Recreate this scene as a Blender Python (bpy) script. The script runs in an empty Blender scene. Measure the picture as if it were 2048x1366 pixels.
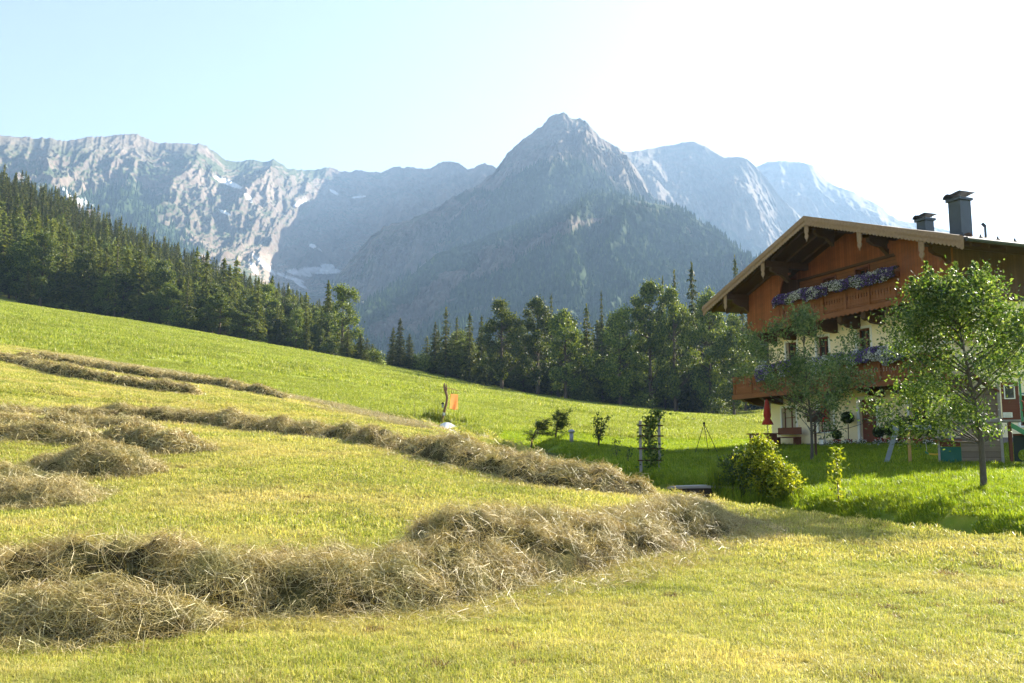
import bpy, math, random
import numpy as np
from mathutils import Vector, Matrix, Euler
D = bpy.data
S = bpy.context.scene
COL = S.collection
R = math.radians
rng = np.random.default_rng(7)
random.seed(7)

# ------------------------------------------------------------------ camera, sky, sun, exposure
FPX, YH, CZ = 1760.0, 900.0, 1.6          # focal length in photo pixels (2048 wide), horizon row, eye height
PITCH = math.atan((YH - 683) / FPX)
cam = D.cameras.new('camera'); cam.sensor_width = 36; cam.lens = 36 * FPX / 2048
cam.clip_start = 0.1; cam.clip_end = 30000
co = D.objects.new('camera', cam); COL.objects.link(co)
co.location = (0, 0, CZ); co.rotation_euler = (R(90) + PITCH, 0, 0)
S.camera = co
SUN_AZ, SUN_EL = 52.0, 29.5               # degrees to the right of straight ahead, above the horizon
w = D.worlds.new('World'); S.world = w; w.use_nodes = True
wn = w.node_tree; bg = wn.nodes['Background']
sky = wn.nodes.new('ShaderNodeTexSky'); sky.sky_type = 'NISHITA'; sky.sun_disc = False
sky.sun_elevation = R(SUN_EL); sky.sun_rotation = R(SUN_AZ)
sky.altitude = 700; sky.air_density = 1.0; sky.dust_density = 2.2; sky.ozone_density = 1.6
hs = wn.nodes.new('ShaderNodeHueSaturation'); hs.inputs['Saturation'].default_value = .70; hs.inputs['Value'].default_value = .95
wn.links.new(sky.outputs[0], hs.inputs['Color']); wn.links.new(hs.outputs[0], bg.inputs[0]); bg.inputs[1].default_value = 0.058
sun = D.lights.new('sun', 'SUN'); sun.energy = 5.0; sun.angle = R(0.5); sun.color = (1, 0.92, 0.77)
so = D.objects.new('sun', sun); COL.objects.link(so)
sd = Vector((math.sin(R(SUN_AZ)) * math.cos(R(SUN_EL)), math.cos(R(SUN_AZ)) * math.cos(R(SUN_EL)), math.sin(R(SUN_EL))))
so.rotation_euler = sd.to_track_quat('Z', 'Y').to_euler(); so.location = (60, 50, 60)
S.view_settings.view_transform = 'Standard'; S.view_settings.look = 'None'
S.view_settings.exposure = 2.25; S.view_settings.gamma = 1; S.view_settings.use_curve_mapping = False
cy = S.cycles
cy.max_bounces = 6; cy.diffuse_bounces = 3; cy.glossy_bounces = 2; cy.transmission_bounces = 4; cy.volume_bounces = 0
cy.transparent_max_bounces = 6; cy.use_adaptive_sampling = True; cy.adaptive_threshold = 0.02
cy.use_denoising = True; cy.caustics_reflective = False; cy.caustics_refractive = False
cy.sample_clamp_indirect = 4

# ------------------------------------------------------------------ pixel of the photograph -> ray
CP, SP = math.cos(PITCH), math.sin(PITCH)
def ray(px, py):
    Y = (683 - py) / FPX; fw = CP - Y * SP
    return (px - 1024) / FPX / fw, (Y * CP + SP) / fw
def at(px, py, d):
    a, b = ray(px, py); return (a * d, d, CZ + b * d)
def project(P):
    d = P[..., 1]; z = P[..., 2] - CZ
    fw = d * CP + z * SP; up = z * CP - d * SP
    return 1024 + FPX * P[..., 0] / fw, 683 - FPX * up / fw

# ------------------------------------------------------------------ numpy noise
PERM = np.random.default_rng(3).permutation(4096)
def _h(i, j): return PERM[(PERM[i & 4095] + j) & 4095] / 4095.0
def vnoise(x, y):
    xi = np.floor(x).astype(np.int64); yi = np.floor(y).astype(np.int64)
    fx = x - xi; fy = y - yi
    fx = fx * fx * fx * (fx * (fx * 6 - 15) + 10); fy = fy * fy * fy * (fy * (fy * 6 - 15) + 10)
    a = _h(xi, yi); b = _h(xi + 1, yi); c = _h(xi, yi + 1); d = _h(xi + 1, yi + 1)
    return (a + (b - a) * fx) * (1 - fy) + (c + (d - c) * fx) * fy
def fbm(x, y, o=4, g=0.5):
    s = 0; a = 1; t = 0
    for k in range(o):
        s = s + a * vnoise(x * 2 ** k + 17.3 * k, y * 2 ** k + 9.1 * k); t += a; a *= g
    return s / t
def ridged(x, y, o=4, g=0.5):
    s = 0; a = 1; t = 0
    for k in range(o):
        n = 1 - np.abs(2 * vnoise(x * 2 ** k + 31.7 * k, y * 2 ** k + 5.3 * k) - 1)
        s = s + a * n * n; t += a; a *= g
    return s / t
def smooth(a, b, x):
    t = np.clip((x - a) / (b - a), 0, 1); return t * t * (3 - 2 * t)

# ------------------------------------------------------------------ terrain height
CTRL = [(0, 0, 0), (-4, 6, .03), (4, 6, 0), (0, -20, -1.2), (20, -20, -1.2), (-20, -20, .2), (-30, 0, 1.9), (25, 0, -.4), (0, -60, -4),
        (-14, 8, .55), (14, 8, -.05)]
for p in [(1024, 1366, 6.4), (100, 1290, 7.5), (1300, 1180, 10.2), (2048, 1366, 6.2), (2048, 1180, 10), (0, 1100, 11), (0, 1020, 15),
          (190, 945, 19), (350, 905, 22), (0, 880, 22.5), (0, 848, 27), (300, 852, 30), (700, 882, 27), (900, 927, 22), (1180, 1000, 17),
          (600, 870, 30), (560, 800, 54), (390, 790, 50), (0, 725, 56), (40, 712, 62), (0, 688, 78), (0, 600, 200), (330, 652, 200),
          (640, 711, 190), (400, 700, 105), (700, 760, 95), (890, 845, 57), (850, 747, 170), (1000, 780, 160), (1150, 803, 152),
          (1300, 820, 150), (1450, 838, 148), (1200, 860, 62), (1400, 860, 72), (1380, 888, 52), (1000, 885, 44), (1143, 885, 40),
          (1300, 945, 28), (1410, 914, 41), (1340, 973, 23), (1510, 998, 21), (1670, 990, 21), (1620, 922, 31), (1960, 982, 19.5),
          (1890, 928, 26.5), (2048, 1000, 18.5), (2048, 1062, 14.8), (2048, 930, 27), (1500, 1040, 16.5),
          (200, 468, 450), (0, 346, 450), (400, 570, 440), (600, 640, 400), (-200, 300, 450), (700, 700, 360)]:
    CTRL.append(at(*p))
CTRL += [(17.3, 33.5, 1.7), (15, 38.5, 1.75), (12.5, 45, 1.8), (30, 40, 1.8), (25, 52, 2.2), (22, 32, 1.6), (60, 60, 4), (60, 150, 9),
         (120, 150, 12), (-60, 40, 12), (-100, 100, 24), (-120, 60, 23), (0, 300, 13), (100, 300, 12), (200, 300, 20), (40, 10, .5),
         (-60, -60, 2), (60, -60, -2), (-300, 250, 110), (-300, 0, 60), (300, 0, 10), (0, -300, -12), (0, 500, 16), (200, 500, 30), (-200, -200, 10), (200, -200, -6)]
CT = np.array(CTRL, float)
def _U(r2): return 0.5 * r2 * np.log(r2 + 1e-9)
SC = 40.0
def _tps():
    P = CT[:, :2] / SC; n = len(P)
    K = _U(((P[:, None] - P[None]) ** 2).sum(-1)) + np.eye(n) * 2e-4
    Q = np.c_[np.ones(n), P]
    A = np.zeros((n + 3, n + 3)); A[:n, :n] = K; A[:n, n:] = Q; A[n:, :n] = Q.T
    return np.linalg.solve(A, np.r_[CT[:, 2], 0, 0, 0])
TW = _tps()
DITCH = np.array([at(880, 862, 56)[:2], at(960, 880, 48)[:2], at(1010, 890, 42)[:2], at(1110, 925, 33)[:2], at(1240, 957, 26.5)[:2], at(1345, 978, 23)[:2],
                  at(1500, 1004, 20.8)[:2], at(1700, 1035, 18.6)[:2], at(2048, 1072, 15.2)[:2], (14, 12.5), (30, 8)])
CREASE = np.array([at(-60, 781, 39)[:2], at(100, 790, 40)[:2], at(250, 800, 41)[:2], at(400, 812, 43)[:2], at(560, 818, 46)[:2], at(680, 822, 49)[:2]])
def polydist(x, y, P):
    d = np.full(np.shape(x), 1e9)
    for a, b in zip(P[:-1], P[1:]):
        v = b - a; t = np.clip(((x - a[0]) * v[0] + (y - a[1]) * v[1]) / (v @ v), 0, 1)
        d = np.minimum(d, np.hypot(x - a[0] - t * v[0], y - a[1] - t * v[1]))
    return d
def H(x, y):
    x = np.asarray(x, float); y = np.asarray(y, float); sh = x.shape
    x = x.ravel(); y = y.ravel(); z = np.zeros(len(x))
    for i in range(0, len(x), 40000):
        X = x[i:i + 40000] / SC; Y = y[i:i + 40000] / SC
        r2 = (X[:, None] - CT[:, 0] / SC) ** 2 + (Y[:, None] - CT[:, 1] / SC) ** 2
        z[i:i + 40000] = _U(r2) @ TW[:-3] + TW[-3] + TW[-2] * X + TW[-1] * Y
    r = np.hypot(x, y)
    far = 18 + 30 * smooth(400, 1500, np.abs(x)) - 20 * (y < 0) * smooth(0, 300, -y)
    k = smooth(430, 620, r)
    z = z * (1 - k) + far * k
    z = z - 0.30 * np.exp(-(polydist(x, y, CREASE) / 0.55) ** 2) * (r < 80)
    z = z - 0.85 * np.exp(-(polydist(x, y, DITCH) / 0.85) ** 2) * (r < 80)
    z = z + (fbm(x / 2.3, y / 2.3, 3) - .5) * 0.10 + (fbm(x / 9 + 50, y / 9, 2) - .5) * 0.16 * smooth(6, 30, r)
    return z.reshape(sh)
def h1(x, y): return float(H(np.array([x]), np.array([y]))[0])
def put(px, d, dz=0.0):
    x = (px - 1024) / FPX / (CP - 0.1225 * SP * 0 - ((683 - 880) / FPX) * SP) * d
    return Vector((x, d, h1(x, d) + dz))
def pick(px, py, d0=4.0, d1=420.0):
    a, b = ray(px, py); d = np.geomspace(d0, d1, 1500)
    g = CZ + b * d - H(a * d, d)
    i = np.argmax(g < 0)
    if g[i] >= 0: i = len(d) - 1
    return Vector((a * d[i], d[i], CZ + b * d[i]))

# ------------------------------------------------------------------ node material helpers
class NT:
    def __init__(s, name):
        s.m = D.materials.new(name); s.m.use_nodes = True; s.t = s.m.node_tree; s.t.nodes.clear()
        s.out = s.n('ShaderNodeOutputMaterial')
    def n(s, ty, **k):
        nd = s.t.nodes.new(ty)
        for a, b in k.items(): setattr(nd, a, b)
        return nd
    def l(s, a, b): s.t.links.new(a, b)
    def setin(s, sock, v):
        if isinstance(v, bpy.types.NodeSocket): s.l(v, sock)
        else:
            if sock.type == 'RGBA' and len(v) == 3: v = (*v, 1)
            sock.default_value = v
    def math(s, op, a, b=0.0, c=None):
        n = s.n('ShaderNodeMath', operation=op); s.setin(n.inputs[0], a); s.setin(n.inputs[1], b)
        if c is not None: s.setin(n.inputs[2], c)
        return n.outputs[0]
    def mix(s, f, a, b, mode='MIX'):
        n = s.n('ShaderNodeMix', data_type='RGBA', blend_type=mode); s.setin(n.inputs[0], f); s.setin(n.inputs[6], a); s.setin(n.inputs[7], b)
        return n.outputs[2]
    def noise(s, vec, scale, detail=3, rough=.55):
        n = s.n('ShaderNodeTexNoise'); n.inputs['Scale'].default_value = scale; n.inputs['Detail'].default_value = detail; n.inputs['Roughness'].default_value = rough
        if vec is not None: s.l(vec, n.inputs['Vector'])
        return n.outputs['Fac']
    def ramp(s, f, stops):
        n = s.n('ShaderNodeValToRGB'); cr = n.color_ramp
        while len(cr.elements) < len(stops): cr.elements.new(.5)
        for e, (p, c) in zip(cr.elements, stops): e.position = p; e.color = (*c, 1) if len(c) == 3 else c
        s.l(f, n.inputs[0]); return n.outputs[0]
    def rng(s, f, a, b, c=0.0, d=1.0):
        n = s.n('ShaderNodeMapRange'); s.setin(n.inputs[0], f)
        for i, v in enumerate((a, b, c, d)): n.inputs[i + 1].default_value = v
        return n.outputs[0]
    def obj(s): return s.n('ShaderNodeTexCoord').outputs['Object']
    def pos(s): return s.n('ShaderNodeNewGeometry').outputs['Position']
    def island(s): return s.n('ShaderNodeNewGeometry').outputs['Random Per Island']
    def orand(s): return s.n('ShaderNodeObjectInfo').outputs['Random']
    def attr(s, nm): return s.n('ShaderNodeAttribute', attribute_name=nm).outputs['Fac']
    def scalevec(s, v, x, y, z):
        n = s.n('ShaderNodeMapping'); n.inputs['Scale'].default_value = (x, y, z); s.l(v, n.inputs[0]); return n.outputs[0]
    def sep(s, v):
        n = s.n('ShaderNodeSeparateXYZ'); s.l(v, n.inputs[0]); return n.outputs
    def bump(s, h, strength=.4, dist=.02):
        n = s.n('ShaderNodeBump'); n.inputs['Strength'].default_value = strength; n.inputs['Distance'].default_value = dist; s.l(h, n.inputs['Height']); return n.outputs[0]
    def principled(s, col, rough=.8, spec=.3, metal=0.0, normal=None):
        b = s.n('ShaderNodeBsdfPrincipled'); s.setin(b.inputs['Base Color'], col); s.setin(b.inputs['Roughness'], rough)
        b.inputs['Specular IOR Level'].default_value = spec; b.inputs['Metallic'].default_value = metal
        if normal is not None: s.l(normal, b.inputs['Normal'])
        return b.outputs[0]
    def surf(s, sh): s.l(sh, s.out.inputs['Surface']); return s.m
    def leafy(s, col, tcol, tr=.4, spec=.25, rough=.45):
        d = s.principled(col, rough, spec); t = s.n('ShaderNodeBsdfTranslucent'); s.setin(t.inputs[0], tcol)
        m = s.n('ShaderNodeMixShader'); m.inputs[0].default_value = tr; s.l(d, m.inputs[1]); s.l(t.outputs[0], m.inputs[2])
        return s.surf(m.outputs[0])

def mat_leaf(name, stops, tr=.4, tgain=(1.4, 1.5, .6), spec=.25, ovar=.35):
    t = NT(name); c = t.ramp(t.island(), stops)
    v = t.rng(t.orand(), 0, 1, 1 - ovar, 1 + ovar)
    cc = t.n('ShaderNodeVectorMath', operation='SCALE'); t.l(c, cc.inputs[0]); t.l(v, cc.inputs['Scale'])
    tc = t.n('ShaderNodeVectorMath', operation='MULTIPLY'); t.l(cc.outputs[0], tc.inputs[0]); tc.inputs[1].default_value = tgain
    return t.leafy(cc.outputs[0], tc.outputs[0], tr, spec)
def mat_straw(name, stops, tr, tgain, spec, ovar):
    t = NT(name); c = t.ramp(t.island(), stops); n = t.noise(t.pos(), 1.4, 4, .65)
    c = t.mix(t.math('MULTIPLY', t.rng(n, .48, .66), .55), c, (.20, .22, .07)); c = t.mix(t.math('MULTIPLY', t.rng(t.noise(t.pos(), 2.3, 3), .55, .7), .4), c, (.30, .19, .09))
    tc = t.n('ShaderNodeVectorMath', operation='MULTIPLY'); t.l(c, tc.inputs[0]); tc.inputs[1].default_value = tgain
    return t.leafy(c, tc.outputs[0], tr, spec)
def mat_mown(name, stops, tr, tgain, spec, ovar):
    t = NT(name); c = t.ramp(t.island(), stops); p = t.pos()
    band = t.rng(t.noise(t.scalevec(p, .16, .42, .2), 1.0, 4, .6), .44, .66); c = t.mix(t.math('MULTIPLY', band, .65), c, (.62, .51, .22))
    gr = t.rng(t.noise(p, .55, 3, .6), .5, .7); c = t.mix(t.math('MULTIPLY', gr, .5), c, (.17, .23, .03))
    v = t.n('ShaderNodeVectorMath', operation='SCALE'); t.l(c, v.inputs[0]); t.l(t.rng(t.orand(), 0, 1, 1 - ovar, 1 + ovar), v.inputs['Scale'])
    tc = t.n('ShaderNodeVectorMath', operation='MULTIPLY'); t.l(v.outputs[0], tc.inputs[0]); tc.inputs[1].default_value = tgain
    return t.leafy(v.outputs[0], tc.outputs[0], tr, spec)
def mat_plain(name, col, rough=.7, var=.25, scale=6, spec=.3, metal=0.0, bump=0.0):
    t = NT(name); n = t.noise(t.obj(), scale, 4)
    c = t.mix(n, tuple(x * (1 - var) for x in col), tuple(x * (1 + var) for x in col))
    return t.surf(t.principled(c, rough, spec, metal, t.bump(n, bump, .01) if bump else None))
def mat_planks(name, col, width=.15, axis='xy', rough=.65, var=.35, gap=.3):
    t = NT(name); o = t.sep(t.obj())
    u = t.math('ADD', o[0], o[1]) if axis == 'xy' else o[2]
    u = t.math('DIVIDE', u, width); fl = t.math('FLOOR', u); fr = t.math('FRACT', u)
    wn_ = t.n('ShaderNodeTexWhiteNoise', noise_dimensions='1D'); t.l(fl, wn_.inputs['W'])
    g = t.n('ShaderNodeMapping'); t.l(t.obj(), g.inputs[0])
    g.inputs['Scale'].default_value = (18, 18, 1.2) if axis == 'xy' else (1.2, 1.2, 25)
    grain = t.noise(g.outputs[0], 2.0, 5, .65)
    v = t.math('ADD', t.math('MULTIPLY', wn_.outputs[0], .5), t.math('MULTIPLY', grain, .5))
    c = t.mix(v, tuple(x * (1 - var) for x in col), tuple(x * (1 + var) for x in col))
    st = t.rng(t.noise(t.scalevec(t.obj(), .7, .7, 1.6), 1.0, 4, .65), .4, .68); c = t.mix(t.math('MULTIPLY', st, .55), c, tuple(x * .42 for x in col))
    gp = t.math('MINIMUM', t.math('MULTIPLY', fr, 14), t.math('MULTIPLY', t.math('SUBTRACT', 1, fr), 14)); gp = t.math('MINIMUM', gp, 1)
    c = t.mix(gp, tuple(x * gap for x in col), c)
    return t.surf(t.principled(c, rough, .3, 0, t.bump(gp, .6, .012)))
def mat_wood(name, col, rough=.7, var=.4, sx=1.5, sy=14, sz=14):
    t = NT(name); n = t.noise(t.scalevec(t.obj(), sx, sy, sz), 1.5, 5, .65)
    c = t.mix(n, tuple(x * (1 - var) for x in col), tuple(x * (1 + var) for x in col))
    return t.surf(t.principled(c, rough, .25, 0, t.bump(n, .3, .01)))

M = {}
M['mown'] = mat_mown('mown_grass', [(0, (.12, .155, .025)), (.3, (.30, .335, .055)), (.65, (.48, .475, .09)), (.88, (.66, .58, .25)), (.93, (.5, .43, .2)), (1, (.17, .09, .04))], .42, (1.2, 1.17, .75), .2, .12)
M['lawn'] = mat_leaf('lawn_grass', [(0, (.09, .16, .012)), (.5, (.18, .26, .02)), (1, (.30, .35, .04))], .5, (1.5, 1.4, .6), .25, .15)
M['meadow'] = mat_leaf('meadow_grass', [(0, (.15, .21, .028)), (.5, (.27, .32, .05)), (.92, (.38, .40, .09)), (1, (.6, .56, .36))], .4, (1.2, 1.15, .6), .2, .15)
M['straw'] = mat_straw('straw', [(0, (.12, .11, .03)), (.3, (.32, .26, .085)), (.6, (.52, .43, .18)), (.85, (.74, .63, .36)), (1, (.12, .07, .03))], .2, (1.2, 1.05, .6), .4, .08)
M['spruce'] = mat_leaf('spruce_needles', [(0, (.018, .036, .012)), (.5, (.07, .09, .025)), (1, (.20, .20, .055))], .22, (1.5, 1.4, .6), .15)
M['larch'] = mat_leaf('light_conifer_needles', [(0, (.05, .08, .02)), (.6, (.14, .165, .036)), (1, (.25, .26, .06))], .3, (1.4, 1.3, .6), .15)
M['maple'] = mat_leaf('maple_leaves', [(0, (.022, .045, .010)), (.5, (.08, .118, .022)), (1, (.23, .26, .055))], .28, (1.6, 1.5, .6), .25)
M['pear'] = mat_leaf('pear_leaves', [(0, (.025, .055, .014)), (.4, (.065, .11, .026)), (.8, (.16, .20, .065)), (1, (.28, .30, .12))], .42, (1.6, 1.75, .6), .35, 0)
M['apple'] = mat_leaf('apple_leaves', [(0, (.05, .095, .045)), (.5, (.12, .175, .075)), (1, (.24, .29, .12))], .45, (1.6, 1.5, .7), .35, 0)
M['gold'] = mat_leaf('golden_bush_leaves', [(0, (.05, .10, .012)), (.5, (.25, .31, .022)), (1, (.48, .48, .05))], .38, (1.4, 1.3, .5), .3, 0)
M['dark'] = mat_leaf('dark_shrub_leaves', [(0, (.02, .04, .014)), (.6, (.045, .075, .02)), (1, (.08, .11, .03))], .3, (1.6, 1.6, .7), .3)
M['darkwood'] = mat_wood('shade_dark_wood', (.03, .022, .016))  # shade of the opening under the bridge deck, painted as near-black wood
M['bark'] = mat_wood('bark', (.095, .072, .055), .9, .6, 10, 10, 1.5)
M['barkgrey'] = mat_wood('grey_bark', (.095, .083, .07), .9, .6, 12, 12, 5)

# ------------------------------------------------------------------ mesh helpers
def tag(o, label=None, cat=None, group=None, kind=None):
    if label: o['label'] = label
    if cat: o['category'] = cat
    if group: o['group'] = group
    if kind: o['kind'] = kind
    return o
def np_mesh(name, V, faces, mats, midx=None, attrs=None, smoothf=False):
    me = D.meshes.new(name); V = np.asarray(V, np.float32)
    me.vertices.add(len(V)); me.vertices.foreach_set('co', V.ravel())
    faces = [np.asarray(f, np.int32) for f in faces if len(f)]
    idx = np.concatenate([f.ravel() for f in faces]); tot = np.concatenate([np.full(len(f), f.shape[1], np.int32) for f in faces])
    st = np.r_[0, np.cumsum(tot)[:-1]].astype(np.int32)
    me.loops.add(len(idx)); me.loops.foreach_set('vertex_index', idx)
    me.polygons.add(len(tot)); me.polygons.foreach_set('loop_start', st); me.polygons.foreach_set('loop_total', tot)
    for m in mats: me.materials.append(m)
    if midx is not None: me.polygons.foreach_set('material_index', np.asarray(midx, np.int32))
    me.polygons.foreach_set('use_smooth', np.full(len(tot), smoothf))
    for k, a in (attrs or {}).items():
        at_ = me.attributes.new(k, 'FLOAT', 'POINT'); at_.data.foreach_set('value', np.asarray(a, np.float32))
    me.update(calc_edges=True); return me
def link(name, me, parent=None, loc=None):
    o = D.objects.new(name, me); COL.objects.link(o)
    if parent is not None: o.parent = parent
    if loc is not None: o.location = loc
    return o
def empty(name, loc, rz=0.0):
    o = D.objects.new(name, None); COL.objects.link(o); o.location = loc; o.rotation_euler = (0, 0, rz); o.empty_display_size = .2
    return o
class MB:
    def __init__(s): s.v = []; s.f = []
    def add(s, vs, fs):
        b = len(s.v); s.v += [tuple(v) for v in vs]; s.f += [tuple(b + i for i in f) for f in fs]; return s
    def box(s, x0, x1, y0, y1, z0, z1):
        return s.add([(x0, y0, z0), (x1, y0, z0), (x1, y1, z0), (x0, y1, z0), (x0, y0, z1), (x1, y0, z1), (x1, y1, z1), (x0, y1, z1)],
                     [(0, 3, 2, 1), (4, 5, 6, 7), (0, 1, 5, 4), (1, 2, 6, 5), (2, 3, 7, 6), (3, 0, 4, 7)])
    def prism(s, poly, y0, y1, axis='y'):
        n = len(poly)
        if axis == 'y': a = [(x, y0, z) for x, z in poly]; b = [(x, y1, z) for x, z in poly]
        elif axis == 'x': a = [(y0, x, z) for x, z in poly]; b = [(y1, x, z) for x, z in poly]
        else: a = [(x, z, y0) for x, z in poly]; b = [(x, z, y1) for x, z in poly]
        return s.add(a + b, [tuple(range(n)), tuple(range(2 * n - 1, n - 1, -1))] + [(i, i + n, (i + 1) % n + n, (i + 1) % n) for i in range(n)])
    def tube(s, pts, rad, n=6, cap=True):
        pts = [Vector(p) for p in pts]; k = len(pts)
        if not hasattr(rad, '__len__'): rad = [rad] * k
        vs = []; ref = Vector((.31, .95, .05))
        for i, p in enumerate(pts):
            t = (pts[min(i + 1, k - 1)] - pts[max(i - 1, 0)]).normalized()
            r_ = ref if abs(t.dot(ref)) < .95 else Vector((1, 0, 0))
            a = t.cross(r_).normalized(); b = t.cross(a)
            for j in range(n):
                q = 2 * math.pi * j / n; vs.append(p + (a * math.cos(q) + b * math.sin(q)) * rad[i])
        fs = [(i * n + j, i * n + (j + 1) % n, (i + 1) * n + (j + 1) % n, (i + 1) * n + j) for i in range(k - 1) for j in range(n)]
        if cap: fs += [tuple(range(n - 1, -1, -1)), tuple(range((k - 1) * n, k * n))]
        return s.add(vs, fs)
    def lathe(s, prof, n=16, c=(0, 0, 0)):
        vs = [(c[0] + r * math.cos(2 * math.pi * j / n), c[1] + r * math.sin(2 * math.pi * j / n), c[2] + z) for r, z in prof for j in range(n)]
        k = len(prof)
        fs = [(i * n + j, i * n + (j + 1) % n, (i + 1) * n + (j + 1) % n, (i + 1) * n + j) for i in range(k - 1) for j in range(n)]
        return s.add(vs, fs + [tuple(range(n - 1, -1, -1)), tuple(range((k - 1) * n, k * n))])
    def mesh(s, name, mat, sm=False):
        me = D.meshes.new(name); me.from_pydata(s.v, [], s.f); me.materials.append(mat)
        if sm: me.polygons.foreach_set('use_smooth', [True] * len(me.polygons))
        me.update(); return me
    def build(s, name, mat, parent=None, loc=None, sm=False, label=None):
        o = link(name, s.mesh(name, mat, sm), parent, loc)
        if label: o['label'] = label
        return o
def unit(v): return v / (np.linalg.norm(v, axis=-1, keepdims=True) + 1e-9)
def leaves(C, L, W, g, axis=None, jit=1.0):
    """diamond leaves at centres C; axis biases the leaf's long direction"""
    n = len(C); a = unit(g.normal(size=(n, 3)))
    if axis is not None: a = unit(axis + a * jit)
    b = unit(np.cross(a, unit(g.normal(size=(n, 3)))))
    L = np.broadcast_to(np.asarray(L, float), (n,))[:, None] * g.uniform(.7, 1.25, (n, 1)); W = np.broadcast_to(np.asarray(W, float), (n,))[:, None] * g.uniform(.7, 1.25, (n, 1))
    c = np.cross(a, b)
    V = np.stack([C - a * L, C + b * W + c * W * .35, C + a * L, C - b * W + c * W * .35], 1).reshape(-1, 3)
    return V, np.arange(4 * n).reshape(-1, 4)

# ------------------------------------------------------------------ ground sheet
def build_ground():
    th = np.r_[np.arange(-180, -42, 3.0), np.arange(-42, 42, .3), np.arange(42, 180, 3.0)]
    r = np.r_[0.4, np.geomspace(1.2, 700, 330), np.geomspace(760, 6800, 24)]
    T, RR = np.meshgrid(np.radians(th), r)
    X = RR * np.sin(T); Y = RR * np.cos(T); Z = H(X, Y)
    nr, nt = X.shape; V = np.stack([X, Y, Z], -1).reshape(-1, 3)
    i, j = np.meshgrid(np.arange(nr - 1), np.arange(nt), indexing='ij'); j2 = (j + 1) % nt
    F = np.stack([i * nt + j, (i + 1) * nt + j, (i + 1) * nt + j2, i * nt + j2], -1).reshape(-1, 4)[:, ::-1]
    x, y = V[:, 0], V[:, 1]
    mown, dry, lawn, dirt = masks(x, y)
    cap = np.arange(nt)[None, :]
    me = np_mesh('ground', V, [F, cap], [ground_mat()], None, dict(mown=mown, dry=dry, lawn=lawn, dirt=dirt), True)
    tag(link('ground', me), kind='structure')
EDGE = np.array([at(-250, 668, 90)[:2], at(0, 686, 78)[:2], at(430, 727, 70)[:2], at(545, 780, 60)[:2], at(700, 806, 58)[:2], at(880, 850, 54)[:2], at(985, 881, 44)[:2]])
EDGE = np.r_[EDGE, DITCH[3:-1] - [0.0, .5]]
ETH = np.arctan2(EDGE[:, 0], EDGE[:, 1]); ER = np.hypot(EDGE[:, 0], EDGE[:, 1]); _o = np.argsort(ETH); ETH = ETH[_o]; ER = ER[_o]
def masks(x, y):
    th = np.arctan2(x, y); r = np.hypot(x, y)
    e = np.interp(th, ETH, ER); n = (fbm(x / 3, y / 3, 3) - .5)
    mown = smooth(1.0, -1.0, (r - e) / (e * .03) + n * 3)
    dry = smooth(.42, .8, fbm(x / 7 + 3, y / 2.4 + 8, 4)) * mown
    strip = np.exp(-((r - e * .94) / (e * .04)) ** 2) * (th < -.02) * (th > -.35)
    dry = np.clip(dry * .75 + strip * .8, 0, 1)
    lawn = (1 - mown) * smooth(62, 50, r) * smooth(-.05, .03, th)
    dd = polydist(x, y, DITCH); dirt = smooth(1.1, .5, dd + n * .5) * (r < 80)
    return mown, dry, lawn, dirt
def ground_mat():
    t = NT('ground'); p = t.pos()
    n1 = t.noise(p, .35, 4); n2 = t.noise(p, 3.0, 5, .7); n3 = t.noise(t.scalevec(p, 1, 1, .2), 25, 3, .7); n4 = t.noise(t.scalevec(p, .012, .05, .05), 1, 3)
    mead = t.mix(t.rng(n1, .35, .65), (.19, .25, .03), (.30, .34, .055)); mead = t.mix(t.rng(n4, .4, .65), mead, (.36, .36, .08))
    mead = t.mix(t.rng(n2, .62, .8), mead, (.15, .23, .02))
    mow = t.mix(t.rng(n2, .3, .7), (.15, .165, .03), (.27, .255, .065)); mow = t.mix(t.rng(n3, .62, .78), mow, (.2, .13, .05)); mow = t.mix(t.math('MULTIPLY', t.attr('dry'), t.rng(n2, .3, .6, .5, 1)), mow, (.43, .36, .12))
    lawn = t.mix(t.rng(n2, .3, .7), (.12, .2, .016), (.23, .29, .03)); lawn = t.mix(t.rng(n1, .5, .75), lawn, (.33, .31, .03))
    c = t.mix(t.attr('lawn'), mead, lawn); c = t.mix(t.attr('mown'), c, mow)
    c = t.mix(t.attr('dirt'), c, t.mix(n2, (.03, .025, .015), (.1, .08, .045)))
    h = t.math('ADD', n2, t.math('MULTIPLY', n3, .7))
    return t.surf(t.principled(c, .9, .1, 0, t.bump(h, .8, .06)))
build_ground()

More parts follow.
